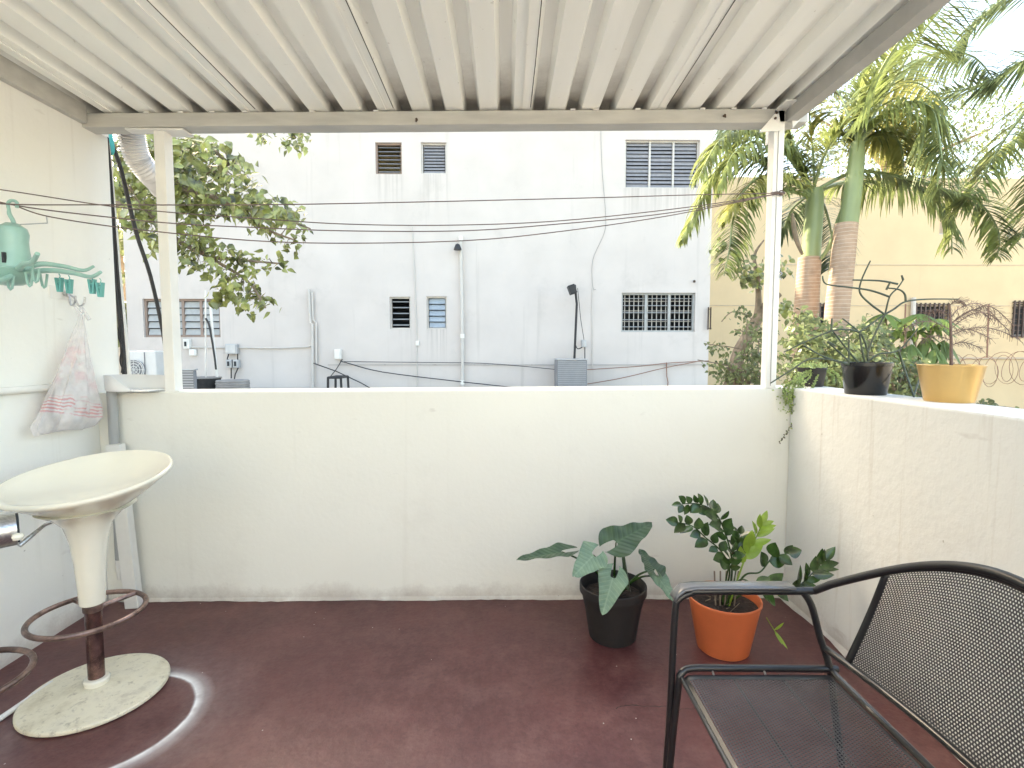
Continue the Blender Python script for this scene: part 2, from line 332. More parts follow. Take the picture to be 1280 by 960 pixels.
# ------------------------------------------------------------------ mesh builder
class MB:
    def __init__(s): s.v = []; s.f = []; s.mi = []; s.uv = {}; s.cur = 0
    def vert(s, p, uv=None):
        s.v.append(V(p)); 
        if uv: s.uv[len(s.v)-1] = uv
        return len(s.v)-1
    def face(s, *i): s.f.append(tuple(i)); s.mi.append(s.cur)
    def quad(s, a, b, c, d): i = [s.vert(x) for x in (a, b, c, d)]; s.face(*i)
    def box(s, a, b, shear=None):
        (x0,y0,z0), (x1,y1,z1) = a, b
        P = [V(p) for p in ((x0,y0,z0),(x1,y0,z0),(x1,y1,z0),(x0,y1,z0),(x0,y0,z1),(x1,y0,z1),(x1,y1,z1),(x0,y1,z1))]
        if shear: P = [shear(p) for p in P]
        n = len(s.v); s.v += P
        for f in ((0,3,2,1),(4,5,6,7),(0,1,5,4),(1,2,6,5),(2,3,7,6),(3,0,4,7)): s.face(*[n+k for k in f])
        return s
    def obox(s, c, ax, ay, az):
        c, ax, ay, az = V(c), V(ax), V(ay), V(az)
        n = len(s.v)
        for sz in (-1,1):
            for sx_, sy in ((-1,-1),(1,-1),(1,1),(-1,1)): s.v.append(c + ax*sx_ + ay*sy + az*sz)
        for f in ((0,3,2,1),(4,5,6,7),(0,1,5,4),(1,2,6,5),(2,3,7,6),(3,0,4,7)): s.face(*[n+k for k in f])
        return s
    def tube(s, pts, r, n=8, closed=False, caps=True, smooth_path=0):
        pts = [V(p) for p in pts]
        if smooth_path: pts, r = spline(pts, r, smooth_path, closed)
        N_ = len(pts); rs = r if isinstance(r, (list, tuple)) else [r]*N_
        T = []
        for i in range(N_):
            a = pts[(i-1) % N_] if (closed or i > 0) else pts[i]; b = pts[(i+1) % N_] if (closed or i < N_-1) else pts[i]
            t = (b-a); T.append(t.normalized() if t.length > 1e-9 else V((0,0,1)))
        up = V((0,0,1)) if abs(T[0].z) < .9 else V((1,0,0))
        u = (up - T[0]*up.dot(T[0])).normalized(); base = len(s.v)
        for i in range(N_):
            u = (u - T[i]*u.dot(T[i])).normalized(); w = T[i].cross(u)
            for k in range(n):
                a = 2*PI*k/n; s.v.append(pts[i] + (u*math.cos(a)+w*math.sin(a))*rs[i])
        for i in range(N_ if closed else N_-1):
            j = (i+1) % N_
            for k in range(n): s.face(base+i*n+k, base+i*n+(k+1)%n, base+j*n+(k+1)%n, base+j*n+k)
        if caps and not closed:
            s.face(*[base+k for k in range(n)][::-1]); s.face(*[base+(N_-1)*n+k for k in range(n)])
        return s
    def lathe(s, prof, c=(0,0,0), n=32, sx=1, sy=1, tf=None):
        c = V(c); base = len(s.v)
        for (r, z) in prof:
            for k in range(n):
                a = 2*PI*k/n; p = V((r*math.cos(a)*sx, r*math.sin(a)*sy, z))
                if tf: p = tf(p)
                s.v.append(c+p)
        for i in range(len(prof)-1):
            for k in range(n): s.face(base+i*n+k, base+i*n+(k+1)%n, base+(i+1)*n+(k+1)%n, base+(i+1)*n+k)
        if prof[0][0] > 1e-4: s.face(*[base+k for k in range(n)][::-1])
        if prof[-1][0] > 1e-4: s.face(*[base+(len(prof)-1)*n+k for k in range(n)])
        return s
    def build(s, name, mats, parent=None, smooth=True, bevel=0, ang=35):
        off = parent_loc(parent)
        me = bpy.data.meshes.new(name); me.from_pydata([tuple(p-off) for p in s.v], [], s.f)
        if not isinstance(mats, (list, tuple)): mats = [mats]
        for m in mats: me.materials.append(m)
        if len(mats) > 1: me.polygons.foreach_set('material_index', s.mi)
        if s.uv:
            l = me.uv_layers.new(name='UVMap')
            for lp in me.loops: l.data[lp.index].uv = s.uv.get(lp.vertex_index, (0,0))
        me.update()
        if smooth:
            me.polygons.foreach_set('use_smooth', [True]*len(me.polygons)); me.set_sharp_from_angle(angle=math.radians(ang))
        o = bpy.data.objects.new(name, me); COL.objects.link(o)
        if parent: o.parent = parent
        if bevel:
            b = o.modifiers.new('bevel', 'BEVEL'); b.width = bevel; b.segments = 2; b.limit_method = 'ANGLE'; b.angle_limit = math.radians(40)
        return o
def parent_loc(o):
    l = V((0,0,0))
    while o: l = l + o.location; o = o.parent
    return l
def spline(pts, r, k, closed=False):
    n = len(pts); out = []; ro = []
    rs = r if isinstance(r, (list, tuple)) else [r]*n
    seg = n if closed else n-1
    for i in range(seg):
        g = (lambda j: pts[j % n]) if closed else (lambda j: pts[max(0, min(n-1, j))])
        p0, p1, p2, p3 = g(i-1), g(i), g(i+1), g(i+2)
        for q in range(k):
            t = q/k
            out.append(.5*((2*p1)+(p2-p0)*t+(2*p0-5*p1+4*p2-p3)*t*t+(3*p1-p0-3*p2+p3)*t**3))
            ro.append(rs[i]*(1-t)+rs[(i+1) % n]*t)
    if not closed: out.append(pts[-1]); ro.append(rs[-1])
    return out, (ro if isinstance(r, (list, tuple)) else r)
def tag(o, label, cat, group=None, kind=None):
    if kind: o['kind'] = kind
    if label: o['label'] = label
    if cat: o['category'] = cat
    if group: o['group'] = group
    return o
def thing(name, loc, label, cat, group=None):
    o = bpy.data.objects.new(name, None); COL.objects.link(o); o.location = V(loc); o.empty_display_size = .1
    return tag(o, label, cat, group)
def struct(o, label=None): o['kind'] = 'structure'; return o

# ------------------------------------------------------------------ room constants
XL, XR, YW, HP = -2.064, 1.46, 2.602, 1.10
YF = 10.0      # white facade
def tz(x): return .006*x
XRO, YWO = 1.70, 2.82

# floor
b = MB(); b.box((-2.3,-1.3,-.38), (1.72,2.85,0)); struct(b.build('balcony_floor', m_floor, smooth=False))
b = MB(); b.box((-4,-4.59,-.38), (4,-1.302,-.01)); struct(b.build('bounce_floor', m_bounce, smooth=False))  # unseen pale floor added behind the camera to brighten the canopy underside
# yard ground
b = MB(); b.quad((-120,-60,-.4),(120,-60,-.4),(120,140,-.4),(-120,140,-.4)); struct(b.build('ground', m_ground, smooth=False))

def wall_grid(mb, fn, nu, nv):
    base = len(mb.v)
    for i in range(nu+1):
        for j in range(nv+1): mb.v.append(V(fn(i/nu, j/nv)))
    for i in range(nu):
        for j in range(nv):
            a = base+i*(nv+1)+j; mb.face(a, a+nv+1, a+nv+2, a+1)
def wob(x, s=1.0): return .0016*math.sin(x*3.1*s+1)+.0012*math.sin(x*7.7*s+2)
# front parapet
b = MB(); b.box((XL,YW,-.05), (XRO,YWO,HP), shear=lambda p: V((p.x,p.y,p.z+(tz(p.x) if p.z > .5 else 0))))
o = tag(b.build('parapet_wall', m_wall, smooth=False, bevel=.008), 'long white plastered parapet wall across the far side of the balcony', 'wall')
# wavy plaster lip where the wall meets the floor
b = MB(); n = 90
rnd = [random.uniform(0,1) for _ in range(n+1)]
for i in range(n):
    x0 = XL+.03+(XR-XL-.03)*i/n; x1 = XL+.03+(XR-XL-.03)*(i+1)/n
    w0, w1 = .006+.009*rnd[i]+.004*math.sin(i*.35), .006+.009*rnd[i+1]+.004*math.sin((i+1)*.35)
    b.quad((x0,YW-w0,.002),(x1,YW-w1,.002),(x1,YW+.001,.02),(x0,YW+.001,.02))
b.build('plaster_lip', m_wall, o)
# right parapet
b = MB(); b.box((XR,-1.3,-.05), (XRO,YW-.002,HP+.009))
o = tag(b.build('parapet_wall', m_wallR, smooth=False, bevel=.008), 'drip-stained white parapet wall on the right carrying the plant pots', 'wall')
b = MB()
for i in range(80):
    y0 = -.6+3.19*i/80; y1 = -.6+3.19*(i+1)/80
    w0, w1 = .012+.009*math.sin(i*.5)+.004*rnd[i], .012+.009*math.sin((i+1)*.5)+.004*rnd[i+1]
    b.quad((XR-w0,y0,.002),(XR+.001,y0,.02),(XR+.001,y1,.02),(XR-w1,y1,.002))
b.build('plaster_lip', m_wallR, o)
# left wall (our own house), full height
b = MB(); b.box((XL-.2,-1.3,-.05), (XL,2.765,2.405)); b.box((XL-.2,-1.3,2.405), (XL-.03,2.765,3.2))
o = tag(b.build('side_wall', m_wallL, smooth=False, bevel=.006), 'tall white side wall of the house on the left, with hooks and pipe', 'wall')
# unseen white block added behind the camera, bounces sunlight onto the parapet
b = MB(); b.box((-9,-9,-.39), (5,-4.6,3.3))
o = tag(b.build('bounce_block', m_wall, smooth=False), 'unseen low white block added behind the camera to bounce sunlight forward', 'building')
b = MB(); b.box((-20,6.4,-.39), (-10.6,13,15.5))  # added out of view to block the sun from the balcony
o = tag(b.build('sun_blocker', m_facade, smooth=False), 'unseen tall block added at the far left to keep the balcony in shade', 'building')

# ------------------------------------------------------------------ canopy
can = thing('patio_canopy', (0,2.6,0), 'white corrugated metal canopy on two white posts over the balcony', 'canopy')
def cz(x): return .012*(x)
def sh(p): return V((p.x, p.y, p.z+cz(p.x)))
sl = .019
def zroof(y): return 2.484 + (2.6-y)*sl
pitch = 41.75*pxm(2.6)*.985
xc = at(632,137,2.6).x
prof = []   # one rib centred on raised flat
lo_h, side, hi_h = None, .017, .024
def panel(x_start, nr, zoff):
    b = MB()
    P = [(x_start - pitch/2, -.006)]
    for k in range(nr):
        c = x_start + k*pitch
        P += [(c-pitch/2+.0, 0), (c-hi_h-side, 0), (c-hi_h, .042), (c+hi_h, .042), (c+hi_h+side, 0)]
    P += [(x_start+(nr-.5)*pitch+.012, 0)]
    ys = [.25,.6,1.2,1.8,2.2,2.5,2.74]
    base = len(b.v)
    for y in ys:
        for (x, z) in P: b.v.append(V((x, y, zroof(y)+z+zoff+cz(x)+.0012*math.sin(y*5+x*9))))
    m = len(P)
    for i in range(len(ys)-1):
        for j in range(m-1): b.face(base+i*m+j, base+i*m+j+1, base+(i+1)*m+j+1, base+(i+1)*m+j)
    return b
i0 = -8
x_cur = xc + i0*pitch; cnt = 0
groups = [(-8,2),(-6,4),(-2,4),(2,4),(6,2)]
for gi, (k0, nr) in enumerate([(-12,1),(-11,4),(-7,4),(-3,4),(1,4),(5,4)]):
    if k0 == 5: nr = 4
    o = panel(xc+k0*pitch, nr, .0022*(gi % 2)).build('roof_panel', m_roof, can, smooth=False)
    sm = o.modifiers.new('sheet', 'SOLIDIFY'); sm.thickness = .0012; sm.offset = 1
# beams
for px in (331,498,670,838):
    k_ = round((at(px,137,2.6).x+.041-xc)/pitch); xs_ = xc+k_*pitch-hi_h-side-.003
    b = MB(); b.tube([V((xs_+.0015*math.sin(y*9), y, zroof(y)+cz(xs_)-.0012)) for y in (.26,.7,1.2,1.7,2.2,2.58)], .0017, 5); b.build('sheet_seam', m_grime, can)
b = MB(); b.box((-2.075,2.60,2.412), (1.50,2.689,2.478), shear=sh); b.build('front_beam', m_beamw, can, smooth=False, bevel=.003)
b = MB(); b.box((-2.075,.25,2.402), (-2.035,2.598,2.512), shear=lambda p: p); b.build('side_beam', m_beamw, can, smooth=False, bevel=.003)
m_beamg = M('grey_beam', (.42,.41,.39), .5, var=.15, vs=5, bump=.15, bs=30)
b = MB(); b.box((1.387,.25,2.43), (1.440,2.598,2.50)); b.box((1.440,.25,2.43), (1.444,2.90,2.53)); b.build('side_beam', m_beamg, can, smooth=False, bevel=.003)
# fascia end closure behind the ribs: folded drip edge
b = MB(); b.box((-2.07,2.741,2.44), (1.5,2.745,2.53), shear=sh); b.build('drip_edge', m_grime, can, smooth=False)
# small shims between beam and sheet
b = MB()
for px in (183,226,265,306,390,470,716,745,797,878,917,955):
    b = MB(); p = at(px,136,2.597); b.box((p.x-.012,2.590,2.474), (p.x+.012,2.598,2.480), shear=sh); b.build('shim', m_post, can, smooth=False)

# bolts
for px, py in ((521,150),(905,145)):
    p = at(px,py,2.598); b = MB(); b.tube([p, p+V((0,-.012,0))], .006, 6); b.tube([p+V((0,-.012,-.001)), p+V((0,-.018,-.014))], .004, 6); b.build('bolt', m_bolt, can)
# splice line on beam
# posts
def post(pxl, pxr, ybot):
    y = 2.622
    xl = at(pxl,300,y).x; xr = xl+.052
    b = MB(); b.box((xl,y,HP+tz(xl)+.0), (xr,y+.066,2.411+cz(xl)))
    return b, xl, xr
b, lx0, lx1 = post(197.5, 222, 487); b.build('post', m_post, can, smooth=False, bevel=.003)
b = MB(); b.box((lx0-.02,2.61,2.402+cz(lx0)), (lx1+.10,2.70,2.410+cz(lx0))); b.box((lx0-.13,2.61,2.402+cz(lx0)), (lx0-.02,2.66,2.410+cz(lx0))); b.build('bracket', m_post, can, smooth=False)
b = MB(); b.box((lx0-.028,2.612,HP+tz(lx0)), (lx1+.028,2.70,HP+tz(lx0)+.006)); b.build('foot_plate', m_post, can, smooth=False)
y = 2.60; rx0 = at(963,300,2.60).x
b = MB(); b.box((rx0,y,HP+tz(rx0)), (rx0+.054,y+.055,2.475+cz(rx0))); b.build('post', m_post, can, smooth=False, bevel=.003)
# seam on the right post (two channels back to back)
b = MB(); b.box((rx0+.022,y-.0035,HP+.02), (rx0+.0245,y,2.46)); b.build('post_seam', m_beamg, can, smooth=False)
b = MB()
def tri_plate(mb, A, Bp, C, t):
    i = [mb.vert(V(q)+V((0,dy,0))) for dy in (0,t) for q in (A,Bp,C)]
    mb.face(i[0],i[1],i[2]); mb.face(i[3],i[5],i[4]); mb.face(i[0],i[3],i[4],i[1]); mb.face(i[1],i[4],i[5],i[2]); mb.face(i[2],i[5],i[3],i[0])
pa, pb, pc = at(949,165,2.585), at(973,137,2.585), at(977,163,2.585)
tri_plate(b, pa, pb, pc, .006)
pt = at(972,134.5,2.575); pe = at(1012,133,2.575)
b.box((pt.x,2.50,pt.z-.003), (pe.x,2.62,pt.z+.004))
tri_plate(b, at(990,140,2.585), at(1012,136,2.585), at(991,160,2.585), .006)
b.build('bracket', m_post, can, smooth=False)
for px, py in ((971,141),(969,148),(994,142),(1003,139),(995,147)):
    p = at(px,py,2.582); b = MB(); b.tube([p, p+V((0,-.006,0))], .006, 8); b.build('bolt', m_bolt, can)
# latch hook on right post
b = MB(); p = at(974,345,2.598); b.tube([p+V((0,0,.02)), p+V((.008,-.012,.012)), p+V((-.006,-.012,-.005)), p+V((.006,-.01,-.022))], .0022, 6, smooth_path=4); b.build('hook', m_meta, can)

# ------------------------------------------------------------------ clotheslines
knot = at(976,241.5,2.592)
def line(pts, r=.0022, knotted=True):
    b = MB(); b.tube(pts + ([knot] if knotted else []), r, 6, smooth_path=8); return b
G = 'clotheslines strung across the balcony'
def cl(pxs, y0, label):
    n = len(pxs); pts = []
    for i, (px, py) in enumerate(pxs):
        t = i/n; yy = y0 + (2.585-y0)*min(1, max(0, px/976))
        pts.append(at(px, py, yy))
    o = line(pts).build('clothesline', m_wire); tag(o, label, 'clothesline', G)
cl([(-60,250),(20,255.5),(132,256),(320,256),(500,253),(750,247),(870,243.5)], 1.75, 'topmost thin brown clothesline, running nearly level from hanger hook to right post')
cl([(-60,232),(0,237),(132,257),(220,266),(320,273),(430,280),(560,281.5),(700,276),(860,259)], 2.0, 'clothesline that starts highest at the left edge and crosses the topmost line')
cl([(-60,238),(24,257.5),(132,271),(220,279.5),(310,284),(430,288.5),(577,288.5),(687,281),(834,266.5)], 1.78, 'middle sagging clothesline, just above the lowest one')
cl([(24,259),(58,270),(132,282),(220,292),(320,301),(430,304),(577,301),(687,291),(834,270)], 1.8, 'lowest sagging clothesline of the four')
b = MB(); b.tube([knot+V((-.05,0,0)), knot+V((-.02,-.004,.003)), knot+V((.0,-.006,-.004)), knot+V((.016,-.002,.002))], [.004,.006,.008,.006], 7)
b.tube([knot+V((.012*math.cos(a),-.005,.012*math.sin(a))) for a in [i*2*PI/10 for i in range(10)]], .003, 6, closed=True)
tag(b.build('line_knot', m_wire), 'bundled knot tying the clotheslines to the right post', 'knot')
# wall stay where the lowest line passes
b = MB(); p = onx(58,270,XL); q = at(58,270,1.85)
b.tube([q, q+V((-.05,.06,-.01)), V((XL,q.y+.1,q.z-.02))], .002, 6); tag(b.build('wall_hook', m_meta), 'thin wire stay holding the lowest clothesline to the left wall', 'hook')

# ------------------------------------------------------------------ left wall: pipes, cables
b = MB(); zp = 1.118
b.tube([(XL+.018,-1.2,zp+.016),(XL+.018,2.33,zp+.016)], .016, 12); 
o = tag(b.build('water_pipe', m_pvc), 'white plastic pipe running level along the left wall', 'pipe')
b = MB(); b.tube([(XL+.018,2.33,zp+.016),(XL+.018,2.42,zp+.016)], .022, 12); b.build('pipe_joint', m_pvc, o)
b = MB()
for yy in (1.2, 2.05): b = MB(); b.box((XL,yy,zp-.012), (XL+.04,yy+.015,zp+.044)); b.build('pipe_clip', m_pvc, o)
# grey vertical pipe in the corner
p0, p1, p2 = at(140,492,2.56), at(140,700,2.56), at(141,716,2.56)
b = MB(); b.tube([(p0.x,2.56,p0.z+.02),(p0.x,2.56,p1.z)], .0225, 16); 
o = tag(b.build('drain_pipe', m_pvcg), 'grey vertical drain pipe in the left corner of the parapet', 'pipe')
b = MB(); b.tube([(p0.x,2.56,p1.z+.005),(p0.x,2.56,p1.z-.055)], .024, 16); b.tube([(p0.x,2.56,p1.z-.05),(p0.x,2.56,p1.z-.10)], [.021,.016], 16); b.build('pipe_end', m_pvc, o)
# white square downpipe
a, c = at(153,629,2.545), at(168,757,2.545)
b = MB(); ax = (a-c).normalized(); rt = V((1,0,0)) - ax*ax.x; rt.normalize(); c2 = V((c.x,2.545,.0)) ; a2 = a+ax*.30
mid = (a2+c2)/2; b.obox(mid, rt*.034, V((0,.022,0)), (a2-c2)/2)
tag(b.build('downpipe', m_pvc, smooth=False, bevel=.004), 'white square downpipe leaning in the left corner behind the stool', 'pipe')
# moulded tray on the parapet corner
tr = thing('plastic_scoop', at(160,488,2.6), 'white moulded plastic scoop with rounded end, lying on the left corner of the parapet', 'plastic scoop')
b = MB(); n = 40
cx, cy = at(150,485,2.58).x, 2.60
rim = []
xe0, xe1 = at(123,480,2.52).x, at(206,480,2.62).x
hl, hw = (xe1-xe0)/2, .135
cxx = (xe0+xe1)/2; zb = HP-.002; 
outer = []
for k in range(n+1):
    a = PI*.5 + PI*k/n          # rounded end towards the left wall, as a stadium
    outer.append(V((xe0+hw+hw*math.cos(a), cy-.02+hw*math.sin(a)*.62, 0)))
outer = [V((xe1,outer[0].y,0))] + outer + [V((xe0+hw+.09,outer[-1].y,0)), V((xe1,outer[-1].y,0))]
def topz(p):
    # side wall is tall at the rounded end, swoops down on the near side
    t = (p.x-xe0)/(xe1-xe0)
    near_f = lambda p: .06+.94*max(0,min(1,(cy-.0-p.y)/.05))
    return (zb+.002+.078*(1-max(0,min(1,(t-.30)/.42))**1.0*(near_f(p)))) 
m_ = len(outer)
dense = []
for i in range(m_-1):
    kk = 12 if (outer[i+1]-outer[i]).length > .05 else 1
    for q in range(kk): dense.append(outer[i].lerp(outer[i+1], q/kk))
dense.append(outer[-1])
n0 = len(b.v)
for p in dense: b.v.append(V((p.x,p.y,zb+.003))); b.v.append(V((p.x+(p.x-cxx)*.03,p.y,topz(p))))
for i in range(len(dense)-1): b.face(n0+2*i, n0+2*i+2, n0+2*i+3, n0+2*i+1)
b.face(*[n0+2*i for i in range(len(dense))])
m_tray = M('tray_plastic', (.74,.74,.73), .35, var=.04)
o = b.build('scoop_shell', m_tray, tr); s_ = o.modifiers.new('t', 'SOLIDIFY'); s_.thickness = .005; s_.offset = 0

# bundle of cables at the wall end
cb = thing('cable_bundle', (XL+.02,2.77,1.1), 'black cable bundle and grey conduit running down the far end of the left wall', 'cable')
b = MB()
b.tube([at(130,172,2.79), at(136,230,2.79), at(143,340,2.79), at(150,410,2.79), at(155,468,2.79)], .009, 8, smooth_path=4); b.build('cable', m_black, cb)
b = MB(); b.tube([at(134,172,2.80), at(139,230,2.80), at(147,340,2.80), at(153,410,2.80), at(157,468,2.80)], .007, 8, smooth_path=4); b.build('cable', m_rubber, cb)
b = MB(); b.tube([at(131,165,2.84), at(137,215,2.84), at(148,340,2.84), at(156,420,2.84), at(161,470,2.84)], .014, 8, smooth_path=4); b.build('conduit', m_pvc, cb)
b = MB(); b.tube([at(152,398,2.77), at(148,420,2.77), at(155,440,2.77), at(152,466,2.77)], .005, 6, smooth_path=5); b.tube([at(149,400,2.775), at(155,425,2.775), at(150,450,2.775), at(156,466,2.775)], .004, 6, smooth_path=5); b.build('loose_wire', m_black, cb)
b = MB(); b.tube([at(136,182,2.86), at(139,205,2.86), at(138,240,2.86), at(140,255,2.86)], .006, 6, smooth_path=4); b.build('cable', m_rubber, cb)
b = MB(); b.tube([at(140,180,2.9), at(152,215,2.95), at(170,290,3.05), at(188,345,3.15), at(203,412,3.3), at(210,460,3.4)], .011, 8, smooth_path=4); tag(b.build('black_hose', m_rubber), 'thick black cable slanting down behind the left post', 'cable')
b = MB()
for k, d in enumerate((-3,0,3,5)): b.tube([at(133+d,160,2.88), at(136+d,178,2.88), at(139+d*.6,188,2.88), at(140,193,2.88)], .006, 6, smooth_path=4)
m_tcord = M('turquoise_cord', (.05,.50,.50), .6)
tag(b.build('turquoise_cord', m_tcord), 'turquoise cord knotted at the top corner by the left wall', 'cord')
# flexible duct
b = MB(); path, _ = spline([at(163,150,2.82), at(165,172,2.85), at(172,198,2.9), at(188,218,2.98), at(198,229,3.15), at(201,236,3.5)], .06, 26)
rs = [(.066 if i % 3 == 0 else .059)*(1 if i > 10 else .85+.015*i) for i in range(len(path))]
b.tube(path, rs, 20)
m_duct = M('duct_foil', (.72,.70,.68), .35, .15, var=.12, vs=6, bump=.4, bs=40)
o = tag(b.build('flexible_duct', m_duct, ang=60), 'white flexible duct curving out from under the canopy behind the left post', 'duct')
b = MB(); b.tube([p+V((-.012,-.06,-.0)) for p in path[2:-20]], .003, 6); b.build('duct_seam', m_rubber, o)

# wall plate hook with bag
hk = thing('wall_hook', onx(76,375,XL+.01), 'double metal hook on a clear adhesive plate on the left wall', 'hook')
pc_ = onx(73,366,XL)
b = MB(); b.box((XL,pc_.y-.05,pc_.z-.03), (XL+.003,pc_.y+.09,pc_.z+.03)); b.build('adhesive_plate', m_pvc, hk, smooth=False, bevel=.001)
b = MB(); c = V((XL+.006,pc_.y+.03,pc_.z)); b.tube([c, c+V((.012,0,0))], .014, 12)
b.tube([c+V((.01,0,0)), c+V((.025,-.01,-.02)), c+V((.035,-.015,-.055)), c+V((.055,-.018,-.045)), c+V((.062,-.018,-.012))], .0042, 8, smooth_path=5)
b.tube([c+V((.01,0,0)), c+V((.025,.02,-.02)), c+V((.035,.03,-.055)), c+V((.055,.034,-.045)), c+V((.062,.036,-.012))], .0042, 8, smooth_path=5); b.build('hook_arms', m_steel, hk)
# bag
zt, zbm = onx(80,392,XL+.06).z, onx(83,538,XL+.10).z
by = c.y+.005
bg = thing('plastic_bag', (XL+.06,by,zbm), 'crumpled translucent white carrier bag with pink print hanging from the wall hook', 'plastic bag')
b = MB(); nz_, na = 40, 96
random.seed(3)
ph = [random.uniform(0,6.28) for _ in range(10)]
yl_b, yr_b = onx(48,530,XL+.08).y, onx(120,520,XL+.08).y
for i in range(nz_+1):
    t = i/nz_
    z = zt + (zbm-zt)*t
    wide = .03+.97*min(1, (t/.92))**1.15
    yc = by + (((yl_b+yr_b)/2-by)*t)
    ry = max(.012, (yr_b-yl_b)/2*wide); rx = .010+.055*min(1, t*1.25)
    if t > .93: rx *= 1-(t-.93)*5; ry *= 1-(t-.93)*1.2
    for k in range(na):
        a = 2*PI*k/na
        w = 1+.14*math.sin(5*a+ph[0]+2*t)*(1-t*.4)+.10*math.sin(9*a+ph[1]-3*t)+.05*math.sin(15*a+ph[2]+9*t)+.03*math.sin(21*a+ph[4]+14*t)
        b.v.append(V((XL+.072+rx*math.cos(a)*w, yc+ry*math.sin(a)*w, z+.008*math.sin(3*a+ph[3])*t)))
for i in range(nz_):
    for k in range(na): b.face(i*na+k, i*na+(k+1)%na, (i+1)*na+(k+1)%na, (i+1)*na+k)
b.face(*[nz_*na+k for k in range(na)])
b.build('bag_body', m_bag, bg, ang=80)
b = MB()
for d in (-.012,.028):
    b.tube([V((XL+.066,by+d*.3,zt+.01)), c+V((.046,d+.003,-.058)), V((XL+.075,by+d+.012,zt-.02))], [.007,.004,.009], 7, smooth_path=5)
b.build('bag_handles', m_bag, bg)
b = MB(); rr_ = random.Random(8)
# contents: crumpled bags inside
for q in range(3):
    cy_ = (yl_b+yr_b)/2+(-.035+.035*q); b.lathe([(.001,-.08),(.02,-.08),(.028,-.04),(.024,.02),(.012,.07),(.001,.09)], (XL+.068,cy_+.01,zbm+.115), 14, sx=.7, tf=lambda p: p+V((rr_.uniform(-.006,.006), rr_.uniform(-.006,.006), rr_.uniform(-.008,.008))))
m_inner = M('crumpled_white', (.85,.82,.82), .5, var=.08, vs=20, trans=.2)
b.build('bag_contents', m_inner, bg)

# ------------------------------------------------------------------ octopus hanger
oy = 1.78
hg = thing('octopus_hanger', at(15,340,oy), 'pale teal plastic octopus laundry hanger with pegs, hung on the clothesline', 'laundry hanger')
c0 = at(19,345,oy); k = pxm(oy)
b = MB(); b.tube([at(11,262,oy), at(10,254,oy), at(15,250.5,oy), at(21,253,oy), at(21,260,oy)][::-1] + [at(12,268,oy), at(17,278,oy), at(17.5,290,oy)], [.005]*5+[.0065]*3, 10, smooth_path=5); b.build('hanger_hook', m_teal, hg)
b = MB(); top = at(17,279,oy).z
b.lathe([(.001,top),(.018,top-.001),(.038,top-.016),(.043,top-.035),(.040,top-.06),(.041,top-.09),(.046,top-.125),(.05,top-.15)][::-1], (c0.x,oy,0), 28)
b.build('hanger_body', m_teal, hg)
b = MB(); zc = at(19,338,oy).z
b.lathe([(.001,zc-.052),(.04,zc-.047),(.075,zc-.025),(.088,zc),(.085,zc+.006),(.05,zc+.012),(.001,zc+.012)], (c0.x-.028,oy,0), 30)
b.build('hanger_hub', m_teal, hg)
for dx_ in (-.022,.012):
    b = MB(); b.box((c0.x+dx_-.004,oy-.052,zc+.018), (c0.x+dx_+.004,oy-.043,zc+.052)); b.build('hanger_slot', m_dark, hg, smooth=False)
def peg(p, w=0.012, ang=0):
    pg = MB()
    for s_ in (-1,1):
        pg.obox(p+V((s_*.006,0,-.022)), V((.0032,0,0)), V((0,.006,0)), V((s_*.003,0,.024)))
    pg.tube([p+V((0,0,.016)), p+V((.004,0,.008)), p+V((0,0,0))], .0016, 5)
    pg.tube([p+V((-.009,0,-.014)), p+V((.009,0,-.014))], .004, 6)
    o = pg.build('peg', m_teald, hg, smooth=False); return o
arms = [([(24,338),(50,330),(80,333),(104,338),(117,333)], oy+.02, oy+.16), ([(24,342),(60,338),(90,341),(113,346),(126,340)], oy-.01, oy-.07),
        ([(24,336),(30,330),(40,328),(47,317)], oy-.04, oy-.14), ([(14,338),(2,330),(-20,332),(-50,336)], oy, oy+.05), ([(14,345),(0,350),(-20,348),(-60,350)], oy-.05, oy-.15)]
for pts, ya, yb in arms:
    P = [at(x, y_, ya+(yb-ya)*i/(len(pts)-1)) for i, (x, y_) in enumerate(pts)]
    b = MB(); b.tube(P, [.010,.009,.0075,.0065,.005][:len(P)], 10, smooth_path=6); b.build('hanger_arm', m_teal, hg)
for (x, y_, yy) in ((74,348,oy+.02),(86,350,oy+.02),(115,350,oy-.03),(125,354,oy-.03)): peg(at(x,y_,yy))
for (x, y_, yy) in ((13,352,oy-.05),(37,348,oy-.04),(45,343,oy-.05),(55,350,oy)):
    p = at(x,y_,yy); b = MB()
    b.tube([p+V((-.012,0,.02)), p+V((-.006,0,-.02)), p+V((.004,0,-.022)), p+V((.012,0,.02))], .004, 6, smooth_path=2); b.build('peg', m_teal, hg)

# ------------------------------------------------------------------ bar stool
sc = V((-1.552,1.885,0))
st = thing('bar_stool', sc, 'cream plastic swivel bar stool with a stained round base and rusty footrest', 'stool')
b = MB(); b.lathe([(.226,.002),(.231,.006),(.231,.014),(.227,.019),(.20,.022),(.13,.024),(.06,.036),(.045,.04)], (sc.x,sc.y,0), 64); b.build('base', m_base, st, bevel=0)
b = MB(); b.lathe([(.036,.038),(.040,.042),(.042,.060),(.038,.066),(.028,.067)], sc, 32); b.build('collar', m_stool, st)
b = MB(); b.lathe([(.0265,.05),(.0265,.36)], sc, 28); b.build('column', m_chrome, st)
b = MB(); b.lathe([(.030,.325),(.0315,.327),(.0315,.345),(.030,.347)], sc, 28)
rc = sc+V((.0,-.02,0)); zr = .325
ring_pts = [V((rc.x+.175*math.cos(a), rc.y+.172*math.sin(a), zr)) for a in [2*PI*i/48 for i in range(48)]]
b.tube(ring_pts, .0095, 10, closed=True)
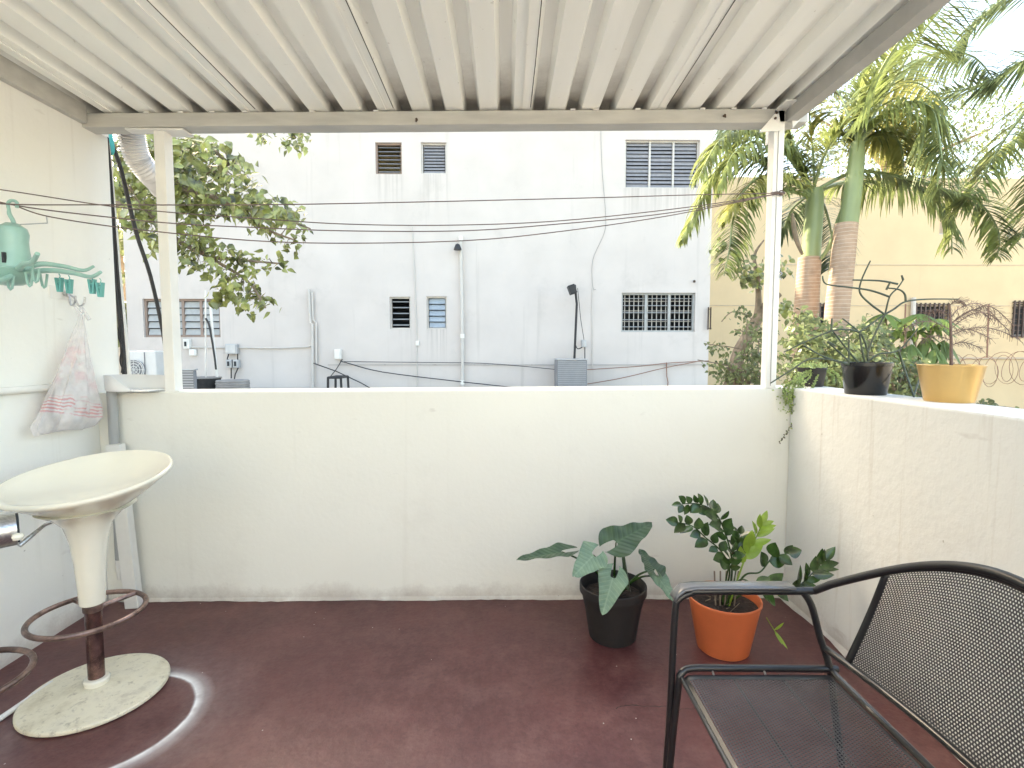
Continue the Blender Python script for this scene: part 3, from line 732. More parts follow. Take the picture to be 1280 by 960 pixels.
for a in (1.2, 2.5): b.tube([V((sc.x,sc.y,zr+.005)), V((rc.x+.172*math.cos(a), rc.y+.17*math.sin(a), zr))], .009, 8)
b.build('footrest', m_ringm, st)
b = MB(); b.lathe([(.036,.352),(.040,.356),(.043,.42),(.049,.52),(.058,.60),(.075,.66),(.11,.70),(.15,.722)], sc, 48); b.build('seat_stem', m_stool, st)
# seat shell: elliptical dish, tilted up at the far side
def seat_tf(p):
    q = V(p); r = math.hypot(p.x/1.0, p.y/.74)
    q.z = p.z + .26*(p.y)*max(0,(r/.29))**1.0*.9 + .05*p.x*(r/.29)
    return q
b = MB(); prof = [(.10,.705),(.16,.735),(.22,.775),(.265,.808),(.285,.823),(.29,.832),(.287,.838),(.278,.838),(.25,.82),(.19,.792),(.12,.777),(.05,.772),(.002,.771)]
b.lathe(prof, (sc.x,sc.y+.0,0), 72, sy=.76, tf=seat_tf); b.build('seat', m_stool, st, ang=80)
# lever
p, q = at(56,656,1.83), at(24,682,1.75)
b = MB(); b.tube([p+V((.08,0,.03)), p, q], [.005,.006,.0085], 10); b.build('lever', m_steel, st)

# second stool frame at the very left edge
s2c = V((-1.66,1.50,0))
s2 = thing('stool_frame', s2c, 'steel tube and rusty ring of a second stool cut off by the left edge', 'stool')
b = MB(); b.tube([V((s2c.x+.175*math.cos(a), s2c.y+.175*math.sin(a), .30)) for a in [2*PI*i/40 for i in range(40)]], .0095, 10, closed=True); b.build('footrest', m_ringm, s2)
b = MB(); b.lathe([(.0265,.02),(.0265,.74)], s2c+V((-.12,-.02,0)), 20); b.tube([V((s2c.x-.12,s2c.y-.02,.30)), V((s2c.x-.175,s2c.y,.30))], .009, 8); b.build('column', m_chrome, s2)
b = MB(); b.lathe([(.12,.002),(.12,.012),(.05,.03)], s2c+V((-.12,-.02,0)), 40); b.build('base', m_base, s2)
tp = at(20,660,1.60); ax = V((-.20,-.21,-.004))
b = MB(); b.tube([tp+ax, tp], .053, 28); b.build('top_tube', m_steel, s2)
b = MB(); b.tube([tp, tp+V((.005,.005,0))], .046, 24); b.build('tube_mouth', m_dark, s2)
b = MB(); pp = at(22,667,1.555); b.lathe([(.001,-.012),(.012,-.008),(.015,0),(.012,.008),(.001,.012)], pp+V((0,0,-.01)), 14); b.build('tube_plug', m_stool, s2)

# white stick on the floor
a, c = onz(-44,928,.012), onz(68,852,.012); dd = (c-a)
b = MB(); b.tube([a, a+dd*.72], .0095, 12); o = b
stk = tag(b.build('broom_handle', m_pvc), 'white tubular stick lying on the floor left of the stool base', 'stick')
b = MB(); b.tube([a+dd*.725, a+dd*.96, a+dd], [.0115,.0115,.006], 12); b.build('stick_cap', m_pvc, stk)

# ------------------------------------------------------------------ armchair
ch = thing('mesh_armchair', (.70,1.05,0), 'black wire mesh metal armchair with arched back, cut off by the frame', 'armchair')
YC = .93
def mir(p): return V((p[0], 2*YC-p[1], p[2]))
yA = 1.338
def zside(f):
    return f
# side frames
for s_ in (0,1):
    g = (lambda p: V(p)) if s_ == 0 else mir
    fr = [g(p) for p in ((.435,yA,.0),(.450,yA,.30),(.458,yA,.58),(.472,yA,.632),(.515,yA,.650))]
    b = MB(); b.tube(fr, .0095, 12, smooth_path=6); b.build('leg', m_chair, ch)
    b = MB(); b.tube([g((.805,yA,.648)), g((.828,yA-.004,.61)), g((.855,yA-.004,.52)), g((.885,yA-.005,.43)), g((.905,yA-.005,.30)), g((.955,yA-.005,.0))], .0095, 12, smooth_path=6); b.build('leg', m_chair, ch)
    # flat arm pad
    b = MB(); 
    pts = [(.452,.632),(.460,.648),(.478,.6625),(.510,.667),(.60,.6675),(.70,.667),(.775,.666)]
    w = .021
    for x0, z0 in pts:
        for q in (-1,-.5,.5,1): b.v.append(g((x0,yA+w*q,z0-.0015*(abs(q) == 1))))
    for i in range(len(pts)-1):
        for q in range(3): b.face(4*i+q, 4*i+4+q, 4*i+5+q, 4*i+1+q)
    o = b.build('armrest', m_armtop, ch, ang=60); sm = o.modifiers.new('t','SOLIDIFY'); sm.thickness = .006; sm.offset = 0
    b = MB(); b.tube([g((.500,yA,.650)), g((.6,yA,.651)), g((.805,yA,.649))], .010, 12); b.build('arm_rail', m_chair, ch)
# arched top rail
def arch(t):      # t 0..1 from far arm to near arm
    y = yA + (2*YC-2*yA)*t
    s = math.sin(PI*t)
    z = .650 + .214*min(1, s**.95)
    x = .805 + .165*s**.65
    return V((x, y, z))
top_pts = [arch(i/40) for i in range(41)]
top_pts[1] = V((.835,yA-.004,.652)); 
b = MB(); b.tube(top_pts, .0100, 12); b.build('top_rail', m_chair, ch)
# lower back rail
def low(t):
    y = yA-.005 + (2*YC-2*(yA-.005))*t
    return V((.868+.028*math.sin(PI*t), y, .492+.012*math.sin(PI*t)))
b = MB(); b.tube([low(i/24) for i in range(25)], .009, 12); b.build('back_rail', m_chair, ch)
# perforated sheet
def mesh_sheet(fn, nu, nv, hole=.66, stagger=True):
    b = MB(); cache = {}
    def gp(u, v):
        key = (round(u,5), round(v,5))
        if key not in cache: cache[key] = b.vert(fn(u/nu, v/nv))
        return cache[key]
    for j in range(nv):
        offs = .5 if (stagger and j % 2) else 0
        for i in range(nu):
            u0, u1 = i+offs, i+1+offs
            if u1 > nu: continue
            A, B_, C, D = gp(u0,j), gp(u1,j), gp(u1,j+1), gp(u0,j+1)
            um, vm = (u0+u1)/2, j+.5; h = hole/2
            a, b_, c, d = [b.vert(fn(x/nu, y/nv)) for x, y in ((um-h,vm-h*.9),(um+h,vm-h*.9),(um+h,vm+h*.9),(um-h,vm+h*.9))]
            b.face(A,B_,b_,a); b.face(B_,C,c,b_); b.face(C,D,d,c); b.face(D,A,a,d)
    return b
t0, t1 = .175, .825
def backf(u, v):
    T = arch(t0+(t1-t0)*u); B_ = low(.085+(.83)*u)
    p = B_.lerp(T, v); p.x += .004*math.sin(PI*v)
    return p
b = mesh_sheet(backf, 92, 54, .64); o = b.build('backrest_mesh', m_mesh, ch, smooth=False); sm = o.modifiers.new('t','SOLIDIFY'); sm.thickness = .0012
# solid edge bands
for (u0,u1) in ((0,.03),(.97,1)):
    b = MB(); wall_grid(b, lambda i,j: backf(u0+(u1-u0)*i, j), 2, 12); o = b.build('backrest_edge', m_chair, ch); sm = o.modifiers.new('t','SOLIDIFY'); sm.thickness = .004; sm.offset = 0
b = MB(); wall_grid(b, lambda i,j: backf(i, .955+.045*j), 30, 1); o = b.build('backrest_edge', m_chair, ch); sm = o.modifiers.new('t','SOLIDIFY'); sm.thickness = .004; sm.offset = 0
# seat
sx0, sx1, sy0, sy1 = .478, .878, 2*YC-1.318, 1.318
def seatf(u, v):
    x = sx0+(sx1-sx0)*v; y = sy1+(sy0-sy1)*u
    z = .428 - .010*math.sin(PI*v)*math.sin(PI*u) - .010*max(0,(.06-v)/.06)**2 - .004*v
    return V((x, y, z))
b = mesh_sheet(seatf, 104, 54, .72); o = b.build('seat_mesh', m_mesh, ch, smooth=False); sm = o.modifiers.new('t','SOLIDIFY'); sm.thickness = .0012
# seat tube frame
b = MB(); r_ = .03
P = [(.905,yA-.005,.432),(.60,yA-.004,.436),(.505,yA-.004,.436),(.476,yA-.01,.425),(.468,yA-.012,.39),(.452,yA-.012,.20),(.440,yA-.012,.0)]
for g in (V, mir):
    b = MB(); b.tube([g(p) for p in P], .0095, 12, smooth_path=5); b.build('seat_rail', m_chair, ch)
b = MB(); b.tube([V((.474,yA-.015,.418)), V((.474,2*YC-yA+.015,.418))], .006, 10); b.build('seat_rail', m_chair, ch)
b = MB(); b.tube([V((.886,yA-.01,.430)), V((.886,2*YC-yA+.01,.430))], .0085, 10); b.build('seat_rail', m_chair, ch)
for v in (.33, .66):
    b = MB(); b.tube([seatf(0,v)+V((0,.01,-.006)), seatf(.5,v)+V((0,0,-.006)), seatf(1,v)+V((0,-.01,-.006))], .003, 6); b.build('support_rod', m_chair, ch)
b = MB()
for v in (0,1):
    wall_grid(b, lambda i,j: seatf(i, v*.975+.025*j)+V((0,0,.0008)), 30, 1)
for u in (0,1):
    wall_grid(b, lambda i,j: seatf(u*.975+.025*i, j)+V((0,0,.0010)), 1, 30)
b.build('seat_edge', m_chair, ch)
b = MB()
for x in (.56,.70): b.tube([V((x,yA-.004,.436)), V((x,yA-.022,.428))], .003, 6)
b.build('weld', m_steel, ch)

# ------------------------------------------------------------------ pots
def pot(name, c, rt, rb, h, mat, label, rimh=.02, rimw=.008, cat='potted plant', soil=.02):
    t = thing(name, c, label, cat)
    b = MB(); x, y, z = c
    b.lathe([(rb*.96,z),(rb,z+.004),(rt-rimw,z+h-rimh),(rt,z+h-rimh+.001),(rt,z+h-.002),(rt-.002,z+h),(rt-.006,z+h),(rt-.008,z+h-.004),(rt-.012,z+h-soil-.01),(rb*.9,z+.02),(.002,z+.02)], (x,y,0), 48)
    b.build('pot', mat, t)
    b = MB(); rs_ = random.Random(hash(name) % 100)
    n = 36; ring = 7; base = len(b.v)
    for i in range(ring+1):
        for k in range(n):
            r = (rt-.012)*i/ring; a = 2*PI*k/n; b.v.append(V((x+r*math.cos(a), y+r*math.sin(a), z+h-soil+(rs_.uniform(-.004,.004) if i < ring else -.004))))
    for i in range(ring):
        for k in range(n): b.face(base+i*n+k, base+i*n+(k+1)%n, base+(i+1)*n+(k+1)%n, base+(i+1)*n+k)
    b.build('soil', m_soil, t, smooth=False)
    return t

# generic leaf: fn builds a blade from base to tip with half width w, normal n
def blade(mb, base, tip, w, nrm, shape, nu=4, nv=8, fold=.25, droop=.0, uv=True, wavy=0):
    base, tip, nrm = V(base), V(tip), V(nrm)
    d = tip-base; L_ = d.length; t = d.normalized(); s = t.cross(nrm)
    if s.length < 1e-5: s = t.cross(V((0.3,.2,1)))
    s.normalize(); n = s.cross(t).normalized()
    idx = []
    for j in range(nv+1):
        v = j/nv; hw = shape(v)*w; row = []
        for i in range(-nu//2, nu//2+1):
            u = i/(nu//2)
            p = base + t*(L_*v) + s*(hw*u) + n*(abs(u)*hw*fold + wavy*w*math.sin(v*17+u*3)*abs(u)) - V((0,0,1))*(droop*L_*v*v)
            row.append(mb.vert(p, (.5+u*.5*shape(v), v) if uv else None))
        idx.append(row)
    for j in range(nv):
        for i in range(len(idx[0])-1): mb.face(idx[j][i], idx[j][i+1], idx[j+1][i+1], idx[j+1][i])
def ovate(v): return max(.03, (math.sin(PI*v**.62))**1.1*(1-.15*v)) if 0 < v < 1 else .02
def oval(v): return max(.03, math.sin(PI*min(1, v**.85))**.8) if v < 1 else .0
def zzsh(v): return max(.02, (math.sin(PI*v**.75))**.85) if 0 < v < 1 else .02

# heart/arrow shaped blade with back lobes
def arrow_leaf(mb, joint, tip, w, nrm, fold=.2, droop=.1, lobe=.36, rs=None):
    joint, tip, nrm = V(joint), V(tip), V(nrm)
    d = tip-joint; L_ = d.length; t = d.normalized(); s = t.cross(nrm).normalized(); n = s.cross(t).normalized()
    nv, nu = 26, 12
    def hw(v):     # v in -lobe..1
        if v >= 0: return w*(1-v)**.62*(1-.12*math.sin(PI*v))*(1.0)
        q = -v/lobe; return w*math.sqrt(max(0,1-q*q*.98))*(1-.18*q)
    rows = []
    for j in range(nv+1):
        v = -lobe + (1+lobe)*j/nv
        inner = 0 if v >= -.02 else w*.20*min(1, ((-v-.02)/lobe))**.8
        outer = max(hw(v), inner+.0005)
        row = []
        for i in range(-nu//2, nu//2+1):
            if i == 0:
                xs = [0.0] if inner == 0 else [-inner, inner]
            u = i/(nu/2)
            sgn = -1 if u < 0 else 1
            x = sgn*(inner + (outer-inner)*abs(u)) if i != 0 else 0
            wv = .07*w*math.sin(v*15+sgn*1.3)*abs(u)**2
            p = joint + t*(L_*v) + s*x + n*(abs(x)*fold + wv) - V((0,0,1))*(droop*L_*max(0,v)**2)
            row.append((mb.vert(p, (.5+.5*x/w, v)), inner))
        rows.append(row)
    h = nu//2
    for j in range(nv):
        for i in range(nu):
            if (i == h-1 or i == h) and rows[j][0][1] > 0:
                # centre cells carry no blade behind the joint (the notch)
                continue
            mb.face(rows[j][i][0], rows[j][i+1][0], rows[j+1][i+1][0], rows[j+1][i][0])

# --- elephant ear
pc1 = V((.487,2.255,0))
t = pot('potted_elephant_ear', pc1, .150, .105, .245, m_poth, 'elephant ear plant with large arrow leaves in a black pot on the floor', rimh=.035, rimw=.012, soil=.05)
leaves = [ # joint px, tip px, depth joint, depth tip, half width, normal, fold
    ((703,690),(645,699),2.16,2.08,.050,(.05,-.25,1),.25,.02),
    ((742,694),(716,721),2.10,1.98,.070,(.15,-1,.75),.12,.0),
    ((766,722),(753,769),2.07,1.99,.066,(-.1,-1,.45),.15,.0),
    ((770,678),(815,654),2.20,2.30,.090,(.05,-.55,1),.10,.0),
    ((786,724),(779,682),2.2,2.22,.022,(-1,-.4,0),.9,.0),
    ((818,712),(799,686),2.16,2.26,.058,(.5,-.9,.5),.15,.0),
    ((822,720),(848,758),2.16,2.06,.050,(.5,-.8,.7),.12,.0)]
for li, (j_, tp_, ya, yb, w, nn, fo, dr) in enumerate(leaves):
    J, T = at(*j_, ya), at(*tp_, yb); b = MB(); arrow_leaf(b, J, T, w, nn, fo, dr)
    o = b.build('leaf', m_alocs if li in (1,2,6) else m_aloc, t, ang=80); 
    sm = o.modifiers.new('sub','SUBSURF'); sm.levels = 1; sm.render_levels = 1
    r0 = pc1 + V((random.uniform(-.03,.03), random.uniform(-.03,.03), .19)); mid = r0.lerp(J, .55)+V((0,0,.03))
    b = MB(); b.tube([r0, mid, J], [.007,.005,.003], 8, smooth_path=6); b.build('stem', m_zz, t)
# --- zz plant
pc2 = V((.952,2.155,0))
t = pot('potted_zz_plant', pc2, .152, .108, .232, m_terra, 'glossy leaved plant in an orange plastic pot behind the chair arm', rimh=.012, rimw=.004, soil=.035)
def zz_stem(pxs, ya, yb, n, ll, mat, sw=.0045, start=.25, endleaf=True, wr=.36, seed=0, spread=.9):
    rs_ = random.Random(seed)
    P = [at(x, y_, ya+(yb-ya)*i/(len(pxs)-1)) for i, (x, y_) in enumerate(pxs)]
    root = pc2+V(((P[0].x-pc2.x)*.3, rs_.uniform(-.03,.03), .195))
    P = [root]+P
    path, _ = spline(P, 0, 12)
    b = MB(); b.tube(path, [sw*(1-.6*i/len(path)) for i in range(len(path))], 8); b.build('stem', m_zz if mat is m_zz else m_zzy, t)
    lb = MB(); m = len(path)
    for k in range(n):
        f = start+(1-start)*k/max(1,n-1); i = min(m-2, int(f*(m-1))); p = path[i]; d = (path[i+1]-path[i]).normalized()
        if k >= n-1: dirv = d
        else:
            side = 1 if k % 2 else -1
            cam = V((0,-1,.2)); s = d.cross(cam).normalized()
            dirv = (s*side*spread + d*.75 + V((rs_.uniform(-.2,.2), rs_.uniform(-.5,.1), rs_.uniform(-.1,.15)))).normalized()
        L_ = ll*1.22*rs_.uniform(.75,1.15)*(1-.25*f)
        nr = (V((rs_.uniform(-1.0,1.0), -.7+rs_.uniform(-.7,.5), .6+rs_.uniform(-.4,.5)))).normalized()
        blade(lb, p+dirv*.004, p+dirv*L_, L_*wr*.95, nr, zzsh, nu=4, nv=8, fold=.2, droop=rs_.uniform(-.05,.15))
    lb.build('leaf_spray', mat, t, ang=80)
zz_stem([(915,705),(906,665),(893,640),(873,630),(852,630)], 2.14, 2.18, 22, .058, m_zz, seed=1, start=.35)
zz_stem([(912,715),(902,690),(882,672),(866,658),(848,653)], 2.12, 2.10, 13, .060, m_zz, seed=2, start=.35)
zz_stem([(925,715),(935,690),(946,670),(952,655)], 2.12, 2.12, 13, .085, m_zzy, seed=3, start=.35, wr=.20, spread=.55)
zz_stem([(920,712),(922,685),(925,668)], 2.18, 2.20, 12, .065, m_zz, seed=4, start=.4, wr=.33)
zz_stem([(930,720),(950,715),(966,697),(985,692)], 2.1, 2.08, 6, .075, m_zz, seed=5, start=.6, wr=.42)
zz_stem([(945,735),(985,740),(1010,722),(1030,700)], 2.10, 2.1, 14, .085, m_zz, seed=6, start=.55, wr=.25, spread=.7)
zz_stem([(925,725),(950,735),(975,735)], 2.04, 2.0, 5, .08, m_zz, seed=7, start=.6)
zz_stem([(908,722),(912,705),(916,690)], 2.08, 2.06, 8, .06, m_zz, seed=11, start=.5)
b = MB()
for (a_, c_) in (((968,788),(985,812)),((968,788),(978,806)),((968,788),(980,778))):
    blade(b, at(*a_,2.03), at(*c_,2.0), .006, (0,-1,.4), oval, nu=2, nv=5)
b.tube([at(958,772,2.1), at(968,788,2.03)], .002, 6)
b.build('loose_sprig', m_zzy, t)
b = MB(); rs_ = random.Random(4)
for k in range(10):
    p = pc2+V((rs_.uniform(-.09,.09), rs_.uniform(-.09,.09), .20)); b.tube([p, p+V((rs_.uniform(-.05,.05), rs_.uniform(-.05,.02), rs_.uniform(.01,.05)))], .0015, 5)
for k in range(5):
    p = pc2+V((.02*k-.04, -.01, .19)); b.tube([p, p+V((.006*(k-2),-.005,.16))], .0035, 6)
b.build('bare_stems', m_bark, t)

# --- pots on the right parapet
HT = HP+.009
pcb = V((1.575,2.215,HT)); 
t = pot('potted_pencil_cactus', pcb, .098, .078, .140, m_potk, 'leafless pencil cactus with long stick branches in a shiny black pot', rimh=.016, rimw=.004)
SEG = [[(1087,460),(1085,440),(1098,408),(1106,393),(1112,371),(1122,360),(1129,350)],
 [(1112,371),(1088,363),(1060,359),(1033,355),(1028,345)], [(1106,393),(1088,380),(1075,366),(1077,350),(1088,326)],
 [(1106,393),(1118,386),(1132,377),(1160,374),(1199,374)], [(1132,377),(1131,368),(1124,362),(1109,360)], [(1122,355),(1100,351),(1066,350)],
 [(1085,440),(1080,425),(1074,415),(1053,398)], [(1074,415),(1090,404),(1106,393)], [(1074,415),(1060,412),(1039,414),(1012,425),(980,440)],
 [(1083,458),(1078,440),(1074,415)], [(1068,458),(1052,443),(1034,427)], [(1061,455),(1061,440),(1061,424)], [(1062,456),(1040,450),(1012,449),(990,462),(963,479)],
 [(1077,458),(1060,438),(1042,415)], [(1039,414),(1040,398)], [(1078,458),(1097,443),(1123,438),(1147,411)], [(1123,438),(1130,460),(1142,495),(1142,500)],
 [(1142,495),(1151,469)], [(1094,506),(1123,507),(1147,497),(1174,492)], [(1062,456),(1030,446),(1005,432)], [(1034,427),(1044,432)], [(1129,350),(1127,344)], [(1108,362),(1113,352)]]
b = MB(); rs_ = random.Random(9)
for s_ in SEG:
    d0 = rs_.uniform(-.10,.08); dd = rs_.uniform(-.1,.1)
    P = [at(x, y_, 2.19 + (0 if i == 0 else (d0*.0))+.0*dd - (.12 if y_ > 485 else 0)*(1)) for i, (x, y_) in enumerate(s_)]
    b.tube(P, [.0046-.0022*i/len(P) for i in range(len(P))], 7, smooth_path=5)
b.build('branches', m_cact, t)
pcg = V((1.665,1.895,HT))
t = pot('potted_feathery_tree', pcg, .102, .076, .138, m_gold, 'small bare feathery tree in a tapered gold pot', rimh=.004, rimw=.001)
b = MB(); b.tube([at(1189,465,1.93), at(1189,430,1.93), at(1188,400,1.93), at(1187,380,1.93)], [.006,.005,.004,.003], 8, smooth_path=4); b.build('trunk', m_aspar, t)
b = MB(); rs_ = random.Random(5)
BR = [[(1188,412),(1210,395),(1235,392),(1262,414)], [(1188,398),(1200,385),(1225,380),(1250,402)], [(1188,420),(1215,410),(1245,412),(1275,424)], [(1188,405),(1205,392),(1222,388),(1240,400)],
      [(1188,412),(1165,402),(1145,404),(1130,412)], [(1188,395),(1175,388),(1160,392)], [(1188,432),(1205,428),(1228,436)], [(1188,425),(1170,420),(1152,424)], [(1187,382),(1195,376),(1206,378)], [(1188,415),(1212,412),(1240,424)], [(1188,405),(1215,388),(1240,384),(1268,408)]]
for br in BR:
    dy = rs_.uniform(-.1,.12)
    P = [at(x, y_, 1.93+dy*i/3) for i, (x, y_) in enumerate(br)]; path, _ = spline(P, 0, 14)
    b.tube(path, .0016, 5)
    for i in range(3, len(path)-1):
        for sgn in (-1,1):
            d = (path[i+1]-path[i]).normalized(); s = d.cross(V((0,-1,0))).normalized()
            e = path[i] + d*.016 + s*sgn*rs_.uniform(.006,.02) + V((0,rs_.uniform(-.02,.02),-.004))
            b.tube([path[i], e], .0007, 3, caps=False)
b.build('twigs', m_aspar, t)
pcs = V((1.628,2.70,HP+.01))
t = pot('potted_trailing_succulent', pcs, .072, .055, .100, m_poth, 'trailing lime green succulent in a small black pot at the wall corner', rimh=.01, rimw=.003)
ST = [[(1012,466),(990,478),(985,488),(987,510),(992,522),(985,538),(974,553)], [(1015,464),(1000,476),(996,490),(998,510),(1002,530),(1010,545),(1013,556)], [(1018,464),(1004,480),(1003,495),(1006,515),(1009,530),(1019,533)],
      [(1010,468),(985,480),(980,490),(983,505)], [(1035,462),(1046,468),(1052,480),(1060,484)], [(1018,462),(1002,468),(993,486),(995,505),(996,520)], [(1025,463),(1018,478),(1014,486)], [(1012,464),(995,470),(990,488),(992,500)], [(1030,461),(1040,470),(1042,478)],
      [(1014,464),(998,474),(988,492),(990,515),(994,535),(992,543)], [(1018,464),(1003,472),(1000,492),(1004,512),(1008,540),(1012,548)]]
b = MB(); lb = MB(); ld = MB(); rs_ = random.Random(6)
for s_ in ST:
    P = []
    for i, (x, y_) in enumerate(s_):
        yy = 2.66 if i == 0 else (2.60 if i == 1 else 2.575)
        if x > 1030: yy = 2.62
        P.append(at(x, y_, yy))
    path, _ = spline(P, 0, 14); b.tube(path, .0012, 5)
    for i, p in enumerate(path):
        for q in range(3 if p.z > 1.03 else 1):
            d = V((rs_.uniform(-1,1), rs_.uniform(-1,.2), rs_.uniform(-.6,.6))).normalized(); L_ = rs_.uniform(.007,.013)
            tgt = ld if (p.z < .93) else lb
            blade(tgt, p, p+d*L_, L_*.38, (rs_.uniform(-.4,.4),-1,.5), oval, nu=2, nv=3)
for k in range(620):
    p = pcs+V((rs_.gauss(-.03,.045), rs_.gauss(-.03,.035), .10+abs(rs_.gauss(0,.012)))) if k < 320 else at(rs_.gauss(996,9), rs_.gauss(496,11), rs_.uniform(2.55,2.59)); d = V((rs_.uniform(-1,1), rs_.uniform(-1,.5), rs_.uniform(-.3,.8))).normalized(); L_ = rs_.uniform(.008,.014)
    blade(lb, p, p+d*L_, L_*.38, (0,-1,.5), oval, nu=2, nv=3)
b.build('runners', m_succ, t); lb.build('leaves', m_succ, t); ld.build('purple_leaves', m_bud, t)

# ------------------------------------------------------------------ facades with real openings
def facade_wall(x0, x1, z0, z1, y, holes, depth, mb):
    xs = sorted(set([x0,x1]+[h[0] for h in holes]+[h[1] for h in holes])); zs = sorted(set([z0,z1]+[h[2] for h in holes]+[h[3] for h in holes]))
    for i in range(len(xs)-1):
        for j in range(len(zs)-1):
            mx, mz = (xs[i]+xs[i+1])/2, (zs[j]+zs[j+1])/2
            if any(h[0] < mx < h[1] and h[2] < mz < h[3] for h in holes): continue
            mb.quad((xs[i],y,zs[j]),(xs[i+1],y,zs[j]),(xs[i+1],y,zs[j+1]),(xs[i],y,zs[j+1]))
    for (a, c, d, e) in holes:
        mb.quad((a,y,d),(a,y+depth,d),(a,y+depth,e),(a,y,e)); mb.quad((c,y,d),(c,y,e),(c,y+depth,e),(c,y+depth,d))
        mb.quad((a,y,d),(c,y,d),(c,y+depth,d),(a,y+depth,d)); mb.quad((a,y,e),(a,y+depth,e),(c,y+depth,e),(c,y,e))
def rect(px0, py0, px1, py1, y):
    a, c = at(px0,py1,y), at(px1,py0,y); return (a.x, c.x, a.z, c.z)
WIN = {
 'a': (469.5,178,502,217.5), 'b': (526.5,178,558,217), 'c': (781,175,875,235), 'd': (487.5,371,513,411.5),
 'e': (533.5,370.5,558.5,411.5), 'f': (776.5,366,869.5,415), 'g': (180,373.5,274,421.5)}
HOLE = {k_: rect(*r, YF) for k_, r in WIN.items()}
fxl, fxr = at(159,400,YF).x, at(886.5,400,YF).x
m_facade2 = plaster('white_building_paint', (.62,.57,.53), dirt=(.38,.35,.32), drip=.36, stain=.48, bump=.3, bs=12, facade=True, sills=[(HOLE[k_][0]-.05, HOLE[k_][1]+.05, HOLE[k_][2]+.4) for k_ in 'abce'])
bd = thing('white_building', (0,YF,-.4), 'long white two storey building facing the balcony, with louvred windows', 'building')
b = MB(); facade_wall(fxl, fxr, -.4, 8.0, YF, list(HOLE.values()), .14, b)
b.quad((fxl,YF,-.4),(fxl,YF,8),(fxl,YF+7,8),(fxl,YF+7,-.4)); b.quad((fxr,YF,-.4),(fxr,YF+7,-.4),(fxr,YF+7,8),(fxr,YF,8)); b.quad((fxl,YF,8),(fxr,YF,8),(fxr,YF+7,8),(fxl,YF+7,8)); b.quad((fxl,YF+7,-.4),(fxl,YF+7,8),(fxr,YF+7,8),(fxr,YF+7,-.4))
b.build('wall', m_facade2, bd, smooth=False)
# dirty string course low on the wall
zl = at(600,456,YF).z
m_dirt = plaster('dirty_course', (.45,.42,.40), dirt=(.10,.08,.06), drip=.7, stain=.9, bump=.4, bs=20)
b = MB(); b.box((at(410,455,YF).x,YF-.012,zl-.011), (fxr-.01,YF-.001,zl+.011)); b.build('string_course', m_dirt, bd, smooth=False)
def window(key, cols, slats, frame_m, slat_m, back_m, tilt=.5, bars=0, frame=.03, sd=None, slw=.9):
    x0,x1,z0,z1 = HOLE[key]
    w = MB(); y0, y1 = YF+.05, YF+.11; f = frame
    w.box((x0,y0,z0),(x0+f,y1,z1)); w.box((x1-f,y0,z0),(x1,y1,z1)); w.box((x0+f,y0,z0),(x1-f,y1,z0+f)); w.box((x0+f,y0,z1-f),(x1-f,y1,z1))
    cw = (x1-x0-2*f)/cols
    for i in range(1, cols): xx = x0+f+cw*i; w.box((xx-f*.6,y0+.002,z0+f),(xx+f*.6,y1-.002,z1-f))
    wo = w.build('window', frame_m, bd, smooth=False)
    s_ = MB(); H_ = (z1-z0-2*f)/slats
    for i in range(cols):
        for j in range(slats):
            zc = z0+f+H_*(j+.5); xa, xb = x0+f+cw*i+.012, x0+f+cw*(i+1)-.012
            tl = tilt if sd is None else tilt*(1-.55*((i*7+j*3) % 4 == 0))
            half = H_*.5*slw/max(.5, math.cos(tl))*math.cos(tl)
            hz, hy = half*math.cos(tl)+.001, half*math.sin(tl)
            s_.obox(V(((xa+xb)/2,(y0+y1)/2,zc)), V(((xb-xa)/2,0,0)), V((0,.0025*math.cos(tl),.0025*math.sin(tl))), V((0,hy,hz)))
    s_.build('louvres', slat_m, wo, smooth=False)
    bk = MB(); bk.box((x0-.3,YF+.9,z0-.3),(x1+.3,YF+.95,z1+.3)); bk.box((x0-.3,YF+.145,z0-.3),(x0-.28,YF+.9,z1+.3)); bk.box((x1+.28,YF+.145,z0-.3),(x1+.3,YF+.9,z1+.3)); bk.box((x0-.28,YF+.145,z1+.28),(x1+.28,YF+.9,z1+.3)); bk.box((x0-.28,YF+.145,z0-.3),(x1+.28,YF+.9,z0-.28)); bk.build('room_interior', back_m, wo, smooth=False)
    if bars:
        g = MB(); n = int((x1-x0)/bars)
        for i in range(1, n): xx = x0+(x1-x0)*i/n; g.box((xx-.008,YF+.118,z0),(xx+.008,YF+.128,z1))
        for q in (.28,.55,.8): zz = z0+(z1-z0)*q; g.box((x0,YF+.129,zz-.006),(x1,YF+.136,zz+.006))
        g.build('grille', m_bars, wo, smooth=False)
    return wo
window('a', 1, 7, m_winbr, m_alu, m_sunroom, tilt=1.0, slw=.7)
window('b', 1, 9, m_winfr, m_alu, m_dark, tilt=.5)
window('c', 3, 12, m_winfr, m_alu, m_dark, tilt=.5, sd=1)
window('d', 1, 5, m_winfr, m_alul, m_dark, tilt=1.25)
window('e', 1, 5, m_winfr, m_glass, m_room, tilt=.35)
window('f', 3, 5, m_alul, m_alul, m_dark, tilt=1.35, bars=.085, frame=.035)
window('g', 4, 5, m_winbr, m_alul, m_dark, tilt=.30, frame=.04)
